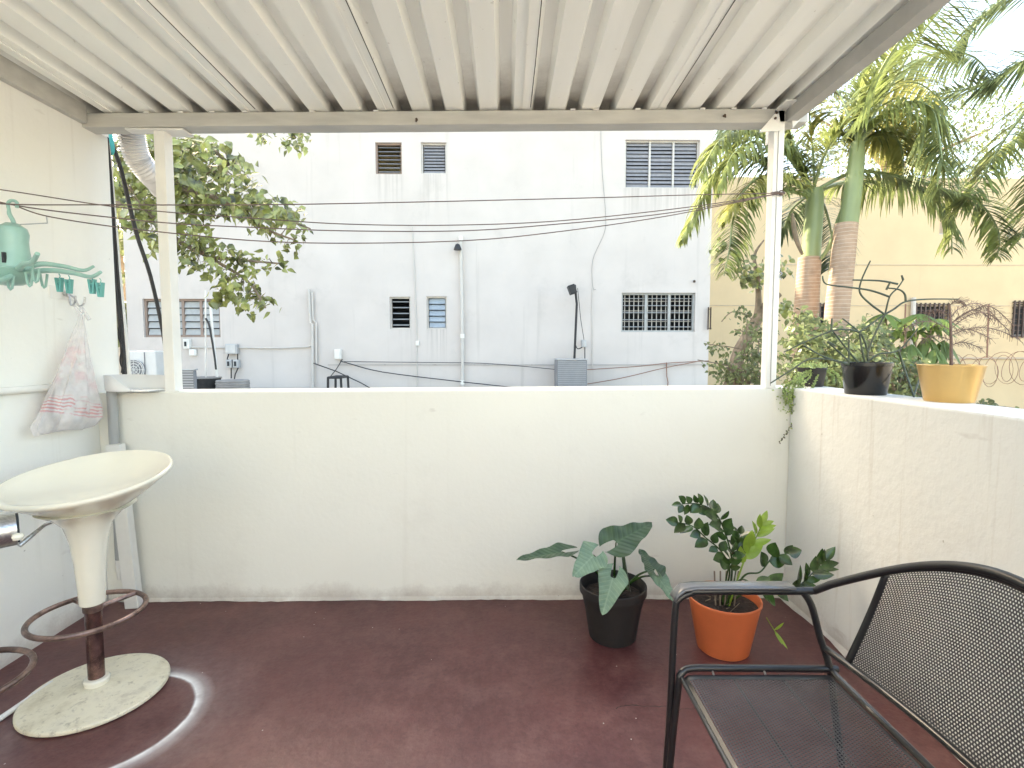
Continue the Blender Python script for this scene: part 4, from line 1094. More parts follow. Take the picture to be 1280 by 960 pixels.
# things on the facade
yf = YF-.02
def fbox(name, px0, py0, px1, py1, mat, label, cat, d=.10, detail=None, group=None):
    x0,x1,z0,z1 = rect(px0,py0,px1,py1,YF)
    t_ = thing(name, ((x0+x1)/2,YF,z0), label, cat, group)
    b = MB(); b.box((x0,YF-d,z0),(x1,YF-.002,z1)); b.build('casing', mat, t_, smooth=False, bevel=.008)
    b = MB(); b.box((x0+.02,YF-d-.012,z0+.02),(x1-.02,YF-d-.001,z1-.02)); b.build('cover', mat, t_, smooth=False, bevel=.004)
    if detail:
        b = MB(); cx_ = (x0+x1)/2; cz_ = (z0+z1)/2; b.box((cx_-.02,YF-d-.02,cz_-.045),(cx_+.02,YF-d-.013,cz_+.045)); b.build('dial', m_dark, t_, smooth=False)
    return t_
fbox('junction_box', 285,430,299,442.5, m_meta, 'grey metal fuse box, the large one above the two small boxes', 'electrical box')
fbox('junction_box', 286,449.5,292.5,459.5, m_meta, 'small grey box under the fuse box, left one of the pair', 'electrical box', detail=1)
fbox('junction_box', 294.5,449.5,301,459.5, m_meta, 'small grey box under the fuse box, right one of the pair', 'electrical box', detail=1)
fbox('junction_box', 233,424,239.5,436, m_pvc, 'white box with a dark hole, under the wide left window', 'electrical box', detail=1)
fbox('junction_box', 238.5,436.5,246.5,444.5, m_pvc, 'small white box just below the one with the dark hole', 'electrical box', d=.06)
fbox('junction_box', 420,436.5,427.5,449, m_pvc, 'white switch box alone on the wall right of the twin conduits', 'electrical box')
fbox('junction_box', 726.5,425,732,434, m_meta, 'small grey switch box beside the black floodlight pole', 'electrical box')
fbox('junction_box', 520,426,524,432, m_pvc, 'tiny white box on the thin conduit between the middle windows', 'electrical box', d=.05)
def fpipe(name, pts, r, mat, label, cat='pipe', dy=.03, sp=0, group=None):
    b = MB(); b.tube([at(x, y_, YF-dy) for x, y_ in pts], r, 8, smooth_path=sp); return tag(b.build(name, mat), label, cat, group)
o = fpipe('drain_pipe', [(575.5,297),(577,360),(578,420),(578.5,500)], .032, m_cond, 'tall white pipe right of the two small lower windows', dy=.05)
b = MB()
for py in (298,420,478): 
    p = at(576 if py < 400 else 578, py, YF-.05); b.tube([p+V((0,0,.04)), p-V((0,0,.04))], .042, 10)
b.build('pipe_collar', m_pvc, o)
o = fpipe('conduit', [(386,361),(388,404),(390.5,405),(391,500)], .026, m_cond, 'thicker left tube of the twin white conduits beside the fuse box', dy=.05)
fpipe('conduit', [(390,365),(391.5,400),(395,403),(395.5,454)], .018, m_cond, 'thinner right tube of the twin white conduits', dy=.04)
fpipe('conduit', [(515,283),(518,340),(521,420),(521.5,500)], .010, m_cond, 'very thin conduit between the dark and the pale lower windows', dy=.015)
fpipe('conduit', [(236,434),(300,434.5),(350,435),(385,433.5),(390,431)], .016, m_cond, 'horizontal white conduit joining the fuse box to the twin conduits', dy=.03)
fpipe('wall_cable', [(751,160),(752.5,210),(757,268),(755,292),(741,325),(741,358),(745,362)], .0045, m_rim, 'thin cable wandering down the wall right of centre', 'cable', dy=.02, sp=6)
fpipe('conduit', [(740.5,360),(740.5,462)], .007, m_cond, 'faint thin conduit below the wandering cable', dy=.015)
CG = 'loose cables sagging along the foot of the white building'
fpipe('wall_cable', [(392,454),(420,464),(450,478),(475,492)], .010, m_black, 'dark cable slanting down right from the twin conduits', 'cable', dy=.1, group=CG)
fpipe('wall_cable', [(425,451),(435,454),(478,465),(566,476),(640,484)], .009, m_black, 'long cable sagging from the switch box towards the middle', 'cable', dy=.08, sp=4, group=CG)
fpipe('wall_cable', [(430,452),(529,453),(600,454),(650,457.5),(696,462)], .006, m_rubber, 'cable running nearly level to the condenser from the left', 'cable', dy=.06, sp=4, group=CG)
fpipe('wall_cable', [(734,462),(797,458),(833,454),(867,452),(886,451)], .008, m_rust, 'upper rusty cable right of the condenser', 'cable', dy=.06, sp=4, group=CG)
fpipe('wall_cable', [(734,480),(770,474),(797,468),(830,460),(871,452)], .008, m_rust, 'lower rusty cable right of the condenser', 'cable', dy=.07, sp=4, group=CG)
fpipe('conduit', [(833,453),(833.5,470),(835,478),(833,500)], .010, m_rust, 'short rusty pipe low on the wall below the barred window', dy=.04)
fpipe('wall_cable', [(428,449),(420,462),(411,474),(409,486)], .008, m_black, 'short black cable curling down from the white switch box', 'cable', dy=.06, sp=4)
for pts, lb_ in (([(286,442),(284,449),(289,452)],'black loop of wire at the left under the fuse box'), ([(297,442),(297,451)],'black wire at the right under the fuse box'), ([(289,459),(289,473)],'black wire dropping from the left small box'), ([(298,459),(294,468),(293,474)],'black wire dropping from the right small box')):
    fpipe('wall_cable', pts, .012, m_black, lb_, 'cable', dy=.08)
b = MB(); p = at(867,352,YF); b.lathe([(.001,-.025),(.02,-.02),(.025,0),(.02,.02),(.001,.025)], p+V((0,-.04,0)), 12); tag(b.build('wall_vent_cap', m_bolt), 'small round fitting on the wall above the barred window', 'fitting')
b = MB(); b.box((at(884.5,384,9.97).x,9.93,at(884,412,9.97).z),(at(885.6,384,9.97).x,9.96,at(884,384,9.97).z)); b.box((at(887.4,384,9.97).x,9.93,at(884,412,9.97).z),(at(888.5,384,9.97).x,9.96,at(884,384,9.97).z))
for zz in (386,410): b.box((at(884.5,zz,9.97).x,9.935,at(884,zz+1,9.97).z),(at(888.5,zz,9.97).x,9.955,at(884,zz,9.97).z))
tag(b.build('wall_bracket', m_bolt, smooth=False), 'narrow dark metal bracket on the right corner of the white building', 'bracket')
# floodlight pole
fl = thing('floodlight_pole', at(717,450,9.7), 'black pole with a floodlight standing behind the grey condenser', 'floodlight')
b = MB(); b.tube([at(718.5,356,9.7), at(721,380,9.7), at(718,448,9.7), at(717,470,9.7)], .022, 8); b.build('pole', m_rubber, fl)
b = MB(); p = at(715,362,9.6); b.obox(p, V((.06,0,.02)), V((0,.10,0)), V((-.03,0,.08))); b.build('lamp_head', m_black, fl, smooth=False, bevel=.01)
b = MB(); b.tube([at(722,360,9.68), at(726,400,9.68), at(730,425,9.68)], .006, 5); b.tube([at(719,430,9.68), at(722,436,9.68), at(728,434,9.68)], .01, 5, smooth_path=4); b.tube([at(731,434,9.68), at(731,450,9.68)], .01, 5); b.build('wire', m_black, fl)
b = MB(); p = at(572,309,9.86); b.lathe([(.001,.07),(.04,.05),(.07,-.02),(.075,-.05),(.001,-.05)], p, 14); b.box((p.x-.01,p.y,p.z+.02),(p.x+.03,9.99,p.z+.05)); tag(b.build('wall_lamp', m_black), 'small black lamp head beside the top of the tall white pipe', 'lamp')
# platform for yard items
b = MB(); b.box((-7.5,7.2,-.4),(5.0,9.99,.58)); o = b.build('concrete_terrace', m_conc, smooth=False); struct(o)
# condensers
def condenser(px0, py0, px1, py1, y, d, label, fins=True, zb_=.58, fan=False):
    a, c = at(px0,py1,y), at(px1,py0,y); x0, x1, z0, z1 = a.x, c.x, zb_, c.z
    t_ = thing('ac_condenser', ((x0+x1)/2,y,z0), label, 'air conditioner')
    b = MB(); b.box((x0,y,z0),(x1,y+d,z1)); b.build('casing', m_acg if fan or not fins else m_acd, t_, smooth=False, bevel=.015)
    if fins:
        b = MB(); n = max(6, int((z1-z0)/.035))
        for i in range(n): zz = z0+(z1-z0)*(i+.5)/n; b.box((x0+.02,y-.012,zz-.007),(x1-.02,y-.001,zz+.004))
        b.build('grille', m_meta, t_, smooth=False)
        b = MB(); b.box((x0-.01,y-.015,z1+.001),(x1+.01,y+d+.01,z1+.02)); b.build('lid', m_meta, t_, smooth=False)
    if fan:
        cx_, cz_ = x0+(x1-x0)*.30, z1-.27; r_ = min((x1-x0)*.34,.24)
        b = MB(); b.tube([V((cx_,y-.002,cz_)), V((cx_,y-.02,cz_))], r_, 28); b.build('fan_opening', m_acd, t_)
        b = MB()
        for q in (.35,.6,.85,1.0): b.tube([V((cx_+r_*q*math.cos(a_), y-.03, cz_+r_*q*math.sin(a_))) for a_ in [2*PI*i/24 for i in range(24)]], .006, 5, closed=True)
        for q in range(8): b.tube([V((cx_,y-.03,cz_)), V((cx_+r_*math.cos(q*PI/4),y-.03,cz_+r_*math.sin(q*PI/4)))], .005, 5)
        b.build('fan_guard', m_acg, t_)
        b = MB(); b.box((x0+(x1-x0)*.62,y-.01,z0+.02),(x0+(x1-x0)*.64,y-.001,z1-.02)); b.build('panel_seam', m_acd, t_, smooth=False)
condenser(696,450,734,486, 9.3, .5, 'grey louvred air conditioner condenser below the floodlight pole')
condenser(159,438.5,194.5,486, 7.4, .35, 'white outdoor air conditioner with a round fan left of the left post', fins=False, fan=True)
condenser(226,463,243,488, 7.3, .06, 'pale louvred air conditioner just right of the left post', fins=True)
# tub with pole, ring stack
tc_ = at(258.5,478,8.0); tb = thing('black_tub', (tc_.x,8.0,.58), 'round black rubber tub standing beside the stack of rings', 'tub')
zt_ = at(258,472,8.0).z
b = MB(); b.lathe([(.17,.58),(.19,.62),(.195,zt_-.03),(.205,zt_-.01),(.2,zt_),(.185,zt_-.005),(.17,zt_-.08),(.001,zt_-.09)], (tc_.x,8.0,0), 30); b.build('tub_body', m_rubber, tb)
b = MB(); b.tube([V((tc_.x+.2*math.cos(a_),8.0+.2*math.sin(a_),zt_)) for a_ in [2*PI*i/28 for i in range(28)]], .014, 6, closed=True); b.build('tub_rim', m_rim, tb)
for k_, (pts, r_, mt, lb_, nm) in enumerate([([(257,363),(257,410),(257.5,480)], .012, m_pvc, 'thin pale pole standing in the black tub, the straight one', 'garden_pole'), ([(263,378),(266,420),(272,478)], .02, m_pvc, 'leaning white and black pole behind the tub', 'garden_pole')]):
    b = MB(); b.tube([at(x, y_, 8.0) for x, y_ in pts], r_, 8); o = tag(b.build(nm, mt), lb_, 'pole')
    if k_: 
        b = MB(); b.tube([at(257,398,7.97), at(261,405,7.97), at(264,420,7.97), at(268,445,7.97), at(270,462,7.97)], .016, 6, smooth_path=4); b.build('black_tape', m_black, o)
tr_c = at(291,478,7.95)
for i in range(4):
    zz = at(291,476.5+2.9*i,7.95).z; b = MB(); b.tube([V((tr_c.x+(.215+.008*(i%2))*math.cos(a_),7.95+.21*math.sin(a_),zz)) for a_ in [2*PI*q/30 for q in range(30)]], .022, 8, closed=True)
    tag(b.build('hose_ring', m_rim), ['topmost','second from top','third from top','lowest'][i]+' grey ring in the stack beside the black tub', 'ring', 'rings stacked beside the tub')
b = MB(); b.lathe([(.17,.58),(.20,.60),(.20,zz-.03),(.17,zz-.02)], (tr_c.x,7.95,0), 24); tag(b.build('planter_base', m_rubber), 'dark round base under the stack of grey rings', 'planter')
# small black frame
b = MB(); P = [at(410,490,9.0), at(410,472,9.0), at(426,472,9.0), at(427,490,9.0)]
for i in range(3): b.tube([P[i], P[i+1]], .022, 8)
q = [p+V((0,.4,0)) for p in P]
for i in range(3): b.tube([q[i], q[i+1]], .022, 8)
b.tube([P[1], q[1]], .02, 8); b.tube([P[2], q[2]], .02, 8)
tag(b.build('metal_stand', m_black), 'small black metal stand at the foot of the white wall', 'stand')

# ------------------------------------------------------------------ cream building right
YC2 = 14.5
cx0 = at(870,400,YC2).x
CW = [(1018,381,1039,414),(1143,381,1184,402),(1264,378,1290,420),(1174,272,1192,293)]
CH = [rect(*r, YC2) for r in CW]
ztop = at(1100,222,YC2).z
cb_ = thing('cream_building', (8,YC2,-.4), 'cream coloured building behind the palms with iron grilled windows', 'building')
b = MB(); facade_wall(cx0-2, 26, -.4, ztop, YC2, CH, .15, b); b.quad((cx0-2,YC2,ztop),(26,YC2,ztop),(26,YC2+9,ztop),(cx0-2,YC2+9,ztop)); b.quad((cx0-2,YC2,-.4),(cx0-2,YC2,ztop),(cx0-2,YC2+9,ztop),(cx0-2,YC2+9,-.4))
b.build('wall', m_cream, cb_, smooth=False)
b = MB()
for py in (331,382): zz = at(1000,py,YC2).z; b.box((cx0,YC2-.012,zz-.012),(26,YC2-.001,zz+.012))
m_creamd = M('cream_groove', (.50,.40,.29), .8); b.build('score_line', m_creamd, cb_, smooth=False)
for i, (x0,x1,z0,z1) in enumerate(CH):
    w = MB(); w.box((x0,YC2+.08,z0),(x0+.04,YC2+.14,z1)); w.box((x1-.04,YC2+.08,z0),(x1,YC2+.14,z1)); w.box((x0+.04,YC2+.08,z1-.04),(x1-.04,YC2+.14,z1)); w.box((x0+.04,YC2+.08,z0),(x1-.04,YC2+.14,z0+.04)); wo = w.build('window', m_winfr, cb_, smooth=False)
    w = MB(); w.box((x0,YC2+.16,z0),(x1,YC2+.2,z1)); w.build('pane', m_dark if i < 3 else m_creamd, wo, smooth=False)
    if i < 3:
        g = MB(); n = max(4, int((x1-x0)/.13))
        for q in range(n+1): xx = x0+(x1-x0)*q/n; g.box((xx-.018,YC2-.06,z0-.05),(xx+.018,YC2-.03,z1+.05))
        m2 = max(3, int((z1-z0)/.15))
        for q in range(m2+1): zz = z0+(z1-z0)*q/m2; g.box((x0-.03,YC2-.028,zz-.014),(x1+.03,YC2-.01,zz+.014))
        g.build('grille', m_grille, wo, smooth=False)
# small barred wall between: boundary wall, posts and razor wire
YB = 9.2
zw = at(1200,449,YB).z
bw = tag(MB().box((at(1120,450,YB).x,YB,-.4),(16,YB+.18,zw)).build('boundary_wall', m_cream, smooth=False, bevel=.01), 'low cream boundary wall under the razor wire', 'wall')
b = MB(); b.box((at(1160,450,YB).x,YB-.02,zw+.001),(16,YB+.2,zw+.035)); b.build('coping', m_creamd, bw, smooth=False)
b = MB(); nturn = 17; P = []
cxa, cxb = at(1165,460,YB).x, at(1340,460,YB).x; rs_ = random.Random(12)
for i in range(nturn*18):
    a_ = 2*PI*i/18; f = i/(nturn*18); r_ = .27+.04*math.sin(i*.13)
    P.append(V((cxa+(cxb-cxa)*f+.10*math.sin(a_*.5), YB-.28+r_*.75*math.cos(a_), zw-.18+r_*math.sin(a_)-.04*math.sin(f*9))))
b.tube(P, .0045, 4); tag(b.build('razor_wire', m_rust), 'rusty coil of razor wire along the cream boundary wall', 'razor wire')
for (px, p0_, p1_, lb_) in ((1132,380,470,'thin tall iron rod left of the grilled window by the feathery tree'),(1157,426,470,'short iron rod rising from the cream boundary wall'),(1236,380,470,'tall rod behind the feathery twigs of the gold pot tree')):
    b = MB(); b.tube([at(px,p0_,YB+.1), at(px-3,p1_,YB+.1)], .014, 6); tag(b.build('iron_rod', m_rust), lb_, 'rod', 'iron rods on the boundary wall')
fpp = MB(); fpp.tube([at(1142,372,YC2-.1), at(1139,470,YC2-.1)], .06, 8); tag(fpp.build('drain_pipe', m_winfr), 'grey drain pipe beside the grilled window of the cream building', 'pipe')

# ------------------------------------------------------------------ left background
gx = at(154,440,13).x
b = MB(); b.box((-30,12.8,-.4),(at(172,420,13).x,13.0,at(150,378,13).z)); tag(b.build('garden_wall', m_conc, smooth=False), 'grey garden wall seen past the left corner of the white building', 'wall')

# ------------------------------------------------------------------ palms
def frond(leafb, stemb, P, R0, L0, seed, n=60, droop=.5, taper=.35, wide=.0125, updir=V((0,0,1)), fwd=.55, plane=None, sparse=1, side=(1,1), stiff=.0):
    rs_ = random.Random(seed); n = int(n*1.75)
    path, _ = spline([V(p) for p in P], 0, 22)
    m = len(path)
    stemb.tube(path, [R0*(1-.8*i/m) for i in range(m)], 6)
    for k in range(n):
        f = .10+.88*k/n; x = f*(m-2); i = int(x); p = path[i].lerp(path[i+1], x-i); d = (path[i+1]-path[i]).normalized()
        s = d.cross(updir)
        if s.length < .05: s = d.cross(V((0,1,0)))
        s.normalize()
        upn = s.cross(d).normalized()
        env = (math.sin(PI*min(1,(f-.02)*1.0))**.5)*(1-.30*f)
        for sd in (-1,1):
            if side[0 if sd < 0 else 1] == 0 or rs_.random() > sparse: continue
            L_ = L0*env*rs_.uniform(.82,1.1)
            dirv = (s*sd + d*(fwd+rs_.uniform(-.12,.2)) + upn*(rs_.uniform(-.25,.35)+stiff)).normalized()
            w = wide*rs_.uniform(.75,1.15); q = p; dv = dirv
            prev = None; nseg = 4; ww = [0.5,1,.85,.55,.06]
            wd = dirv.cross(V((rs_.uniform(-.3,.3),-.4,1))).normalized()
            for g_ in range(nseg+1):
                a_ = leafb.vert(q+wd*w*ww[g_]); c_ = leafb.vert(q-wd*w*ww[g_])
                if prev: leafb.face(prev[0], prev[1], c_, a_)
                prev = (a_, c_)
                dv = (dv + V((0,0,-1))*droop*(.18+.22*g_)*rs_.uniform(.8,1.2)).normalized()
                q = q+dv*L_/nseg
def palm(name, label, trunk_px, shaft_px, y, fr, group='palms beside the parapet', rt=(.108,.098), rsft=(.085,.066)):
    base = at(*trunk_px[-1], y); t_ = thing(name, (base.x,y,-.4), label, 'palm tree', group)
    P = [at(*q, y) for q in trunk_px]; P.append(V((P[-1].x+(P[-1].x-P[0].x)*.6, y, -.4)))
    b = MB(); path, _ = spline(P, 0, 8); m = len(path)
    b.tube(path, [rt[1]+(rt[0]-rt[1])*min(1,i/m*2.2) for i in range(m)], 24); b.build('trunk', m_ptrunk, t_)
    P = [at(*q, y) for q in shaft_px]
    b = MB(); m = len(P); b.tube(P, [rsft[1]+(rsft[0]-rsft[1])*(i/(m-1))**.7 for i in range(m)], 20, smooth_path=5); b.build('crownshaft', m_shaft, t_)
    for i, (mt, kw, pts) in enumerate(fr):
        lb = MB(); sb = MB()
        P = [at(a_, b_, c_) for a_, b_, c_ in pts]
        frond(lb, sb, P, kw.pop('R0', .022), kw.pop('L0', .5), 100+i*7+len(name), **kw)
        so = sb.build('frond', m_shaft, t_); lb.build('leaflets', mt, so, smooth=False)
    return t_
# palm B (left trunk)
palm('palm_tree', 'left of the two thick ringed palms, with bright green shaft, right of the right post', [(1012,322),(1009,370),(1006,430)], [(1019,236),(1018,262),(1013,325)], 4.9,
 [(m_palm, dict(L0=.55,n=64,droop=.75,R0=.02), [(1016,238,4.9),(985,195,4.9),(940,168,4.9),(900,176,4.85),(872,225,4.8)]),
  (m_palm, dict(L0=.50,n=60,droop=.75,R0=.02), [(1014,240,4.9),(975,215,5.0),(925,195,5.1),(895,215,5.1),(868,268,5.1),(852,300,5.1)]),
  (m_palm, dict(L0=.42,n=64,droop=.55,R0=.018), [(1014,246,4.9),(980,238,4.7),(940,240,4.6),(918,270,4.5),(912,310,4.45),(905,345,4.4)]),
  (m_palmy, dict(L0=.42,n=50,droop=.6,R0=.018), [(1014,246,4.9),(985,225,4.7),(950,222,4.6),(925,245,4.5),(905,275,4.5)]),
  (m_palmd, dict(L0=.48,n=54,droop=.5,R0=.018), [(1018,240,4.9),(1032,262,5.4),(1040,300,5.6),(1035,340,5.7)]),
  (m_palm, dict(L0=.45,n=50,droop=.3,R0=.018), [(1014,236,4.9),(1000,200,5.1),(985,165,5.2),(975,130,5.2)]),
  (m_palmy, dict(L0=.36,n=46,droop=.5,R0=.015), [(1018,234,4.9),(1016,190,5.0),(1012,150,5.0),(1012,120,4.8)]),
  (m_palm, dict(L0=.55,n=70,droop=.65,R0=.022), [(1020,240,4.9),(1050,229,5.2),(1074,227,5.2),(1120,229,5.2),(1160,240,5.1),(1186,275,5.0),(1190,318,5.0)]),
  (m_palm, dict(L0=.45,n=60,droop=.35,R0=.02), [(1020,238,4.9),(1070,215,4.7),(1130,222,4.6),(1184,238,4.5),(1225,255,4.5),(1248,290,4.5),(1246,325,4.5)]),
  (m_palmd, dict(L0=.38,n=40,droop=.4,R0=.016), [(1018,240,4.9),(990,262,5.3),(975,300,5.4)]),
  (m_palm, dict(L0=.45,n=50,droop=.8,R0=.018), [(1014,238,4.9),(980,190,4.8),(945,178,4.7),(915,195,4.6),(898,240,4.6)]),
  (m_palmd, dict(L0=.5,n=50,droop=.6,R0=.018), [(1014,238,4.9),(985,180,5.2),(940,158,5.3),(905,165,5.4),(885,200,5.4)]),
  (m_palm, dict(L0=.42,n=46,droop=.5,R0=.016), [(1016,238,4.9),(1030,195,4.7),(1048,165,4.6),(1060,150,4.6)])])
# palm A (right trunk)
palm('palm_tree', 'right of the two thick ringed palms, taller and leaning with a long green shaft', [(1058,280),(1052,340),(1044,420)], [(1072,178),(1069,215),(1060,284)], 4.6,
 [(m_palm, dict(L0=.62,n=60,droop=.12,R0=.02,fwd=.35,updir=V((.3,-1,.3))), [(1070,182,4.6),(1088,150,4.6),(1120,95,4.5),(1150,45,4.4),(1180,5,4.3),(1200,-30,4.2)]),
  (m_palm, dict(L0=.60,n=52,droop=.85,R0=.022), [(1072,180,4.6),(1100,150,4.5),(1140,128,4.3),(1166,142,4.2),(1176,190,4.1),(1178,235,4.1)]),
  (m_palmy, dict(L0=.5,n=48,droop=.9,R0=.02), [(1072,180,4.6),(1095,150,4.8),(1130,138,4.9),(1152,160,5.0),(1158,215,5.0)]),
  (m_palmy, dict(L0=.45,n=44,droop=.8,R0=.02), [(1072,184,4.6),(1100,165,4.7),(1125,180,4.7),(1130,225,4.7)]),
  (m_palmy, dict(L0=.45,n=44,droop=.6,R0=.018), [(1070,180,4.6),(1080,140,4.8),(1105,110,5.0),(1150,105,5.2),(1190,140,5.3)]),
  (m_palm, dict(L0=.42,n=40,droop=.35,R0=.018), [(1070,180,4.6),(1062,150,4.8),(1050,120,5.0),(1030,95,5.1)]),
  (m_palmd, dict(L0=.5,n=50,droop=.5,R0=.02), [(1072,180,4.6),(1120,160,5.2),(1170,170,5.5),(1210,215,5.7)]),
  (m_palm, dict(L0=.7,n=56,droop=.3,R0=.02,updir=V((.3,-1,.3)),fwd=.3), [(1070,182,4.6),(1082,140,4.4),(1098,95,4.2),(1130,45,4.0),(1175,5,3.9),(1230,-20,3.8)]),
  (m_palmd, dict(L0=.55,n=50,droop=.6,R0=.02), [(1070,182,4.6),(1110,110,4.9),(1160,70,5.1),(1215,70,5.3),(1250,110,5.4)]),
  (m_palm, dict(L0=.28,n=40,droop=.2,R0=.014,fwd=1.2), [(1071,190,4.6),(1070,150,4.6),(1074,115,4.6),(1080,90,4.6)])],
  rt=(.098,.092), rsft=(.078,.052))
# spathes between the trunks
b = MB(); b.tube([at(1003,318,4.8), at(995,298,4.75), at(992,280,4.75), at(990.5,266,4.75)], [.012,.022,.022,.006], 8, smooth_path=5); tag(b.build('palm_spathe', m_bark), 'brown dried spathe curving up beside the left palm trunk', 'palm spathe')
b = MB(); b.tube([at(1026,324,4.8), at(1038,305,4.75), at(1048,275,4.7), at(1055,252,4.7)], [.012,.022,.02,.006], 8, smooth_path=5); tag(b.build('palm_spathe', m_shaft), 'green spathe slanting between the two palm trunks', 'palm spathe')
# third palm, trunk out of frame right
palm('palm_tree', 'palm at the right edge whose trunk is out of the picture, fronds hanging in', [(1420,150),(1420,300),(1420,430)], [(1420,60),(1420,100),(1420,150)], 4.6,
 [(m_palm, dict(L0=.60,n=60,droop=.5,R0=.022), [(1420,60,4.6),(1370,60,4.6),(1310,110,4.6),(1262,165,4.5),(1225,225,4.5),(1200,262,4.5)]),
  (m_palmd, dict(L0=.66,n=60,droop=.2,R0=.02), [(1420,60,4.6),(1360,40,4.9),(1290,70,5.2),(1230,105,5.4),(1160,120,5.6)]),
  (m_palm, dict(L0=.6,n=56,droop=.35,R0=.02), [(1420,60,4.6),(1370,110,4.4),(1320,190,4.3),(1290,260,4.3),(1275,300,4.3)]),
  (m_palmd, dict(L0=.55,n=50,droop=.3,R0=.02), [(1420,60,4.6),(1350,-10,4.7),(1290,-20,4.8),(1230,20,4.9),(1195,70,5.0)]),
  (m_palm, dict(L0=.5,n=50,droop=.45,R0=.02), [(1420,60,4.6),(1360,100,5.0),(1300,150,5.3),(1250,190,5.4),(1215,215,5.4)]),
  (m_palmy, dict(L0=.5,n=44,droop=.3,R0=.018), [(1420,60,4.6),(1360,-40,4.4),(1300,-60,4.4),(1240,-20,4.4)])])

# ------------------------------------------------------------------ broad leaved tree at left
def leaf_cloud(mb, poly, ya, yb, n, size, seed, nrm=(0,-.7,.7), hang=.6, clump=6, csz=18, shape=oval, wr=.42, sparse_edge=0):
    rs_ = random.Random(seed)
    xs = [p[0] for p in poly]; ys = [p[1] for p in poly]
    def inside(x, y):
        c_ = False; j = len(poly)-1
        for i in range(len(poly)):
            xi, yi = poly[i]; xj, yj = poly[j]
            if (yi > y) != (yj > y) and x < (xj-xi)*(y-yi)/(yj-yi)+xi: c_ = not c_
            j = i
        return c_
    k = 0; tries = 0; tips = []
    while k < n and tries < n*60:
        tries += 1
        cx_, cy_ = rs_.uniform(min(xs),max(xs)), rs_.uniform(min(ys),max(ys))
        if not inside(cx_, cy_): continue
        d = rs_.uniform(ya,yb); c = at(cx_, cy_, d); tips.append(c)
        for q in range(clump):
            p = c + V((rs_.gauss(0,1), rs_.gauss(0,1), rs_.gauss(0,.8)))*csz*pxm(d)*.5
            dirv = V((rs_.uniform(-1,1), rs_.uniform(-1,.6), rs_.uniform(-1,.35)-hang*.4)).normalized(); L_ = size*rs_.uniform(.65,1.2)
            nn = V((rs_.uniform(-.7,.7)+nrm[0], nrm[1]+rs_.uniform(-.6,.5), nrm[2]+rs_.uniform(-.5,.5)))
            blade(mb, p, p+dirv*L_, L_*wr, nn, shape, nu=2, nv=4, fold=.22, droop=.1, uv=False); k += 1
    return tips
tr = thing('broadleaf_tree', (at(60,400,5.6).x,5.6,-.4), 'broadleaved tree with long leafy branches hanging in from the left', 'tree')
P1 = [(136,172),(180,166),(262,172),(300,200),(315,230),(345,250),(375,272),(392,286),(362,282),(330,292),(300,262),(262,258),(255,300),(232,330),(205,322),(180,290),(150,262),(138,230)]
P2 = [(232,300),(262,292),(290,312),(330,318),(362,330),(345,338),(320,330),(318,352),(340,385),(326,392),(300,372),(270,368),(262,340),(240,330)]
P3 = [(350,288),(368,292),(385,290),(372,312),(358,318)]
P4 = [(258,362),(290,366),(285,374),(262,376)]
P5 = [(148,245),(160,245),(160,262),(148,262)]
lb = MB()
tips = []
tips += leaf_cloud(lb, P1, 4.7, 5.5, 1500, .105, 21, csz=16, shape=ovate, wr=.34)
tips += leaf_cloud(lb, [(140,172),(255,172),(290,215),(250,262),(150,262)], 5.2, 6.2, 700, .10, 22, shape=ovate, wr=.34)
tips += leaf_cloud(lb, P2, 4.8, 5.2, 330, .085, 23, csz=15, shape=ovate, wr=.34)
tips += leaf_cloud(lb, P3, 4.9, 5.1, 30, .075, 24, csz=10, shape=ovate, wr=.32); tips += leaf_cloud(lb, P4, 4.9, 5.0, 16, .10, 25, csz=10)
tips += leaf_cloud(lb, [(154,266),(170,272),(172,284),(156,286)], 4.6, 4.7, 6, .11, 26, csz=6)
# spray above, dropping below the beam
tips2 = leaf_cloud(lb, [(322,160),(398,160),(385,178),(362,190),(345,180),(325,172)], 4.6, 4.9, 110, .062, 27, csz=10, shape=ovate, wr=.36)
lb.build('crown', m_tree, tr, ang=80)
b = MB(); base = at(60,400,5.6); hub = at(95,250,5.6)
b.tube([V((base.x,5.6,-.4)), V((base.x+.05,5.6,1.0)), hub], [.16,.14,.10], 10, smooth_path=4)
brs = [[hub, at(170,235,5.4), at(235,238,5.1), at(300,258,5.0), at(345,270,4.95), at(388,286,4.9)], [hub, at(180,262,5.3), at(222,300,5.1), at(262,322,5.0), at(310,352,5.0), at(332,385,4.95)],
       [at(262,322,5.0), at(300,325,5.0), at(355,330,5.0)], [at(235,238,5.1), at(260,215,5.1), at(290,205,5.1)], [hub, at(130,190,5.5), at(200,165,5.3), at(260,130,5.0), at(330,140,4.8), at(370,172,4.75)],
       [at(170,235,5.4), at(185,190,5.4), at(230,180,5.3)], [at(300,258,5.0), at(330,285,5.0), at(368,300,5.0)], [at(222,300,5.1), at(205,285,5.0), at(180,262,4.9)]]
for br in brs: b.tube(br, [.034-.027*i/(len(br)-1) for i in range(len(br))] if br[0] is hub else [.02-.013*i/(len(br)-1) for i in range(len(br))], 7, smooth_path=5)
rs_ = random.Random(31); nodes_ = [V(p) for br in brs for p in spline(br, 0, 6)[0]]
for c in tips:
    if rs_.random() < .6:
        nb = min(nodes_, key=lambda q: (q-c).length)
        if (nb-c).length < 1.1: b.tube([nb, nb.lerp(c,.5)+V((0,0,.03)), c], [.006,.004,.002], 4, caps=False)
b.build('trunk', m_bark, tr)
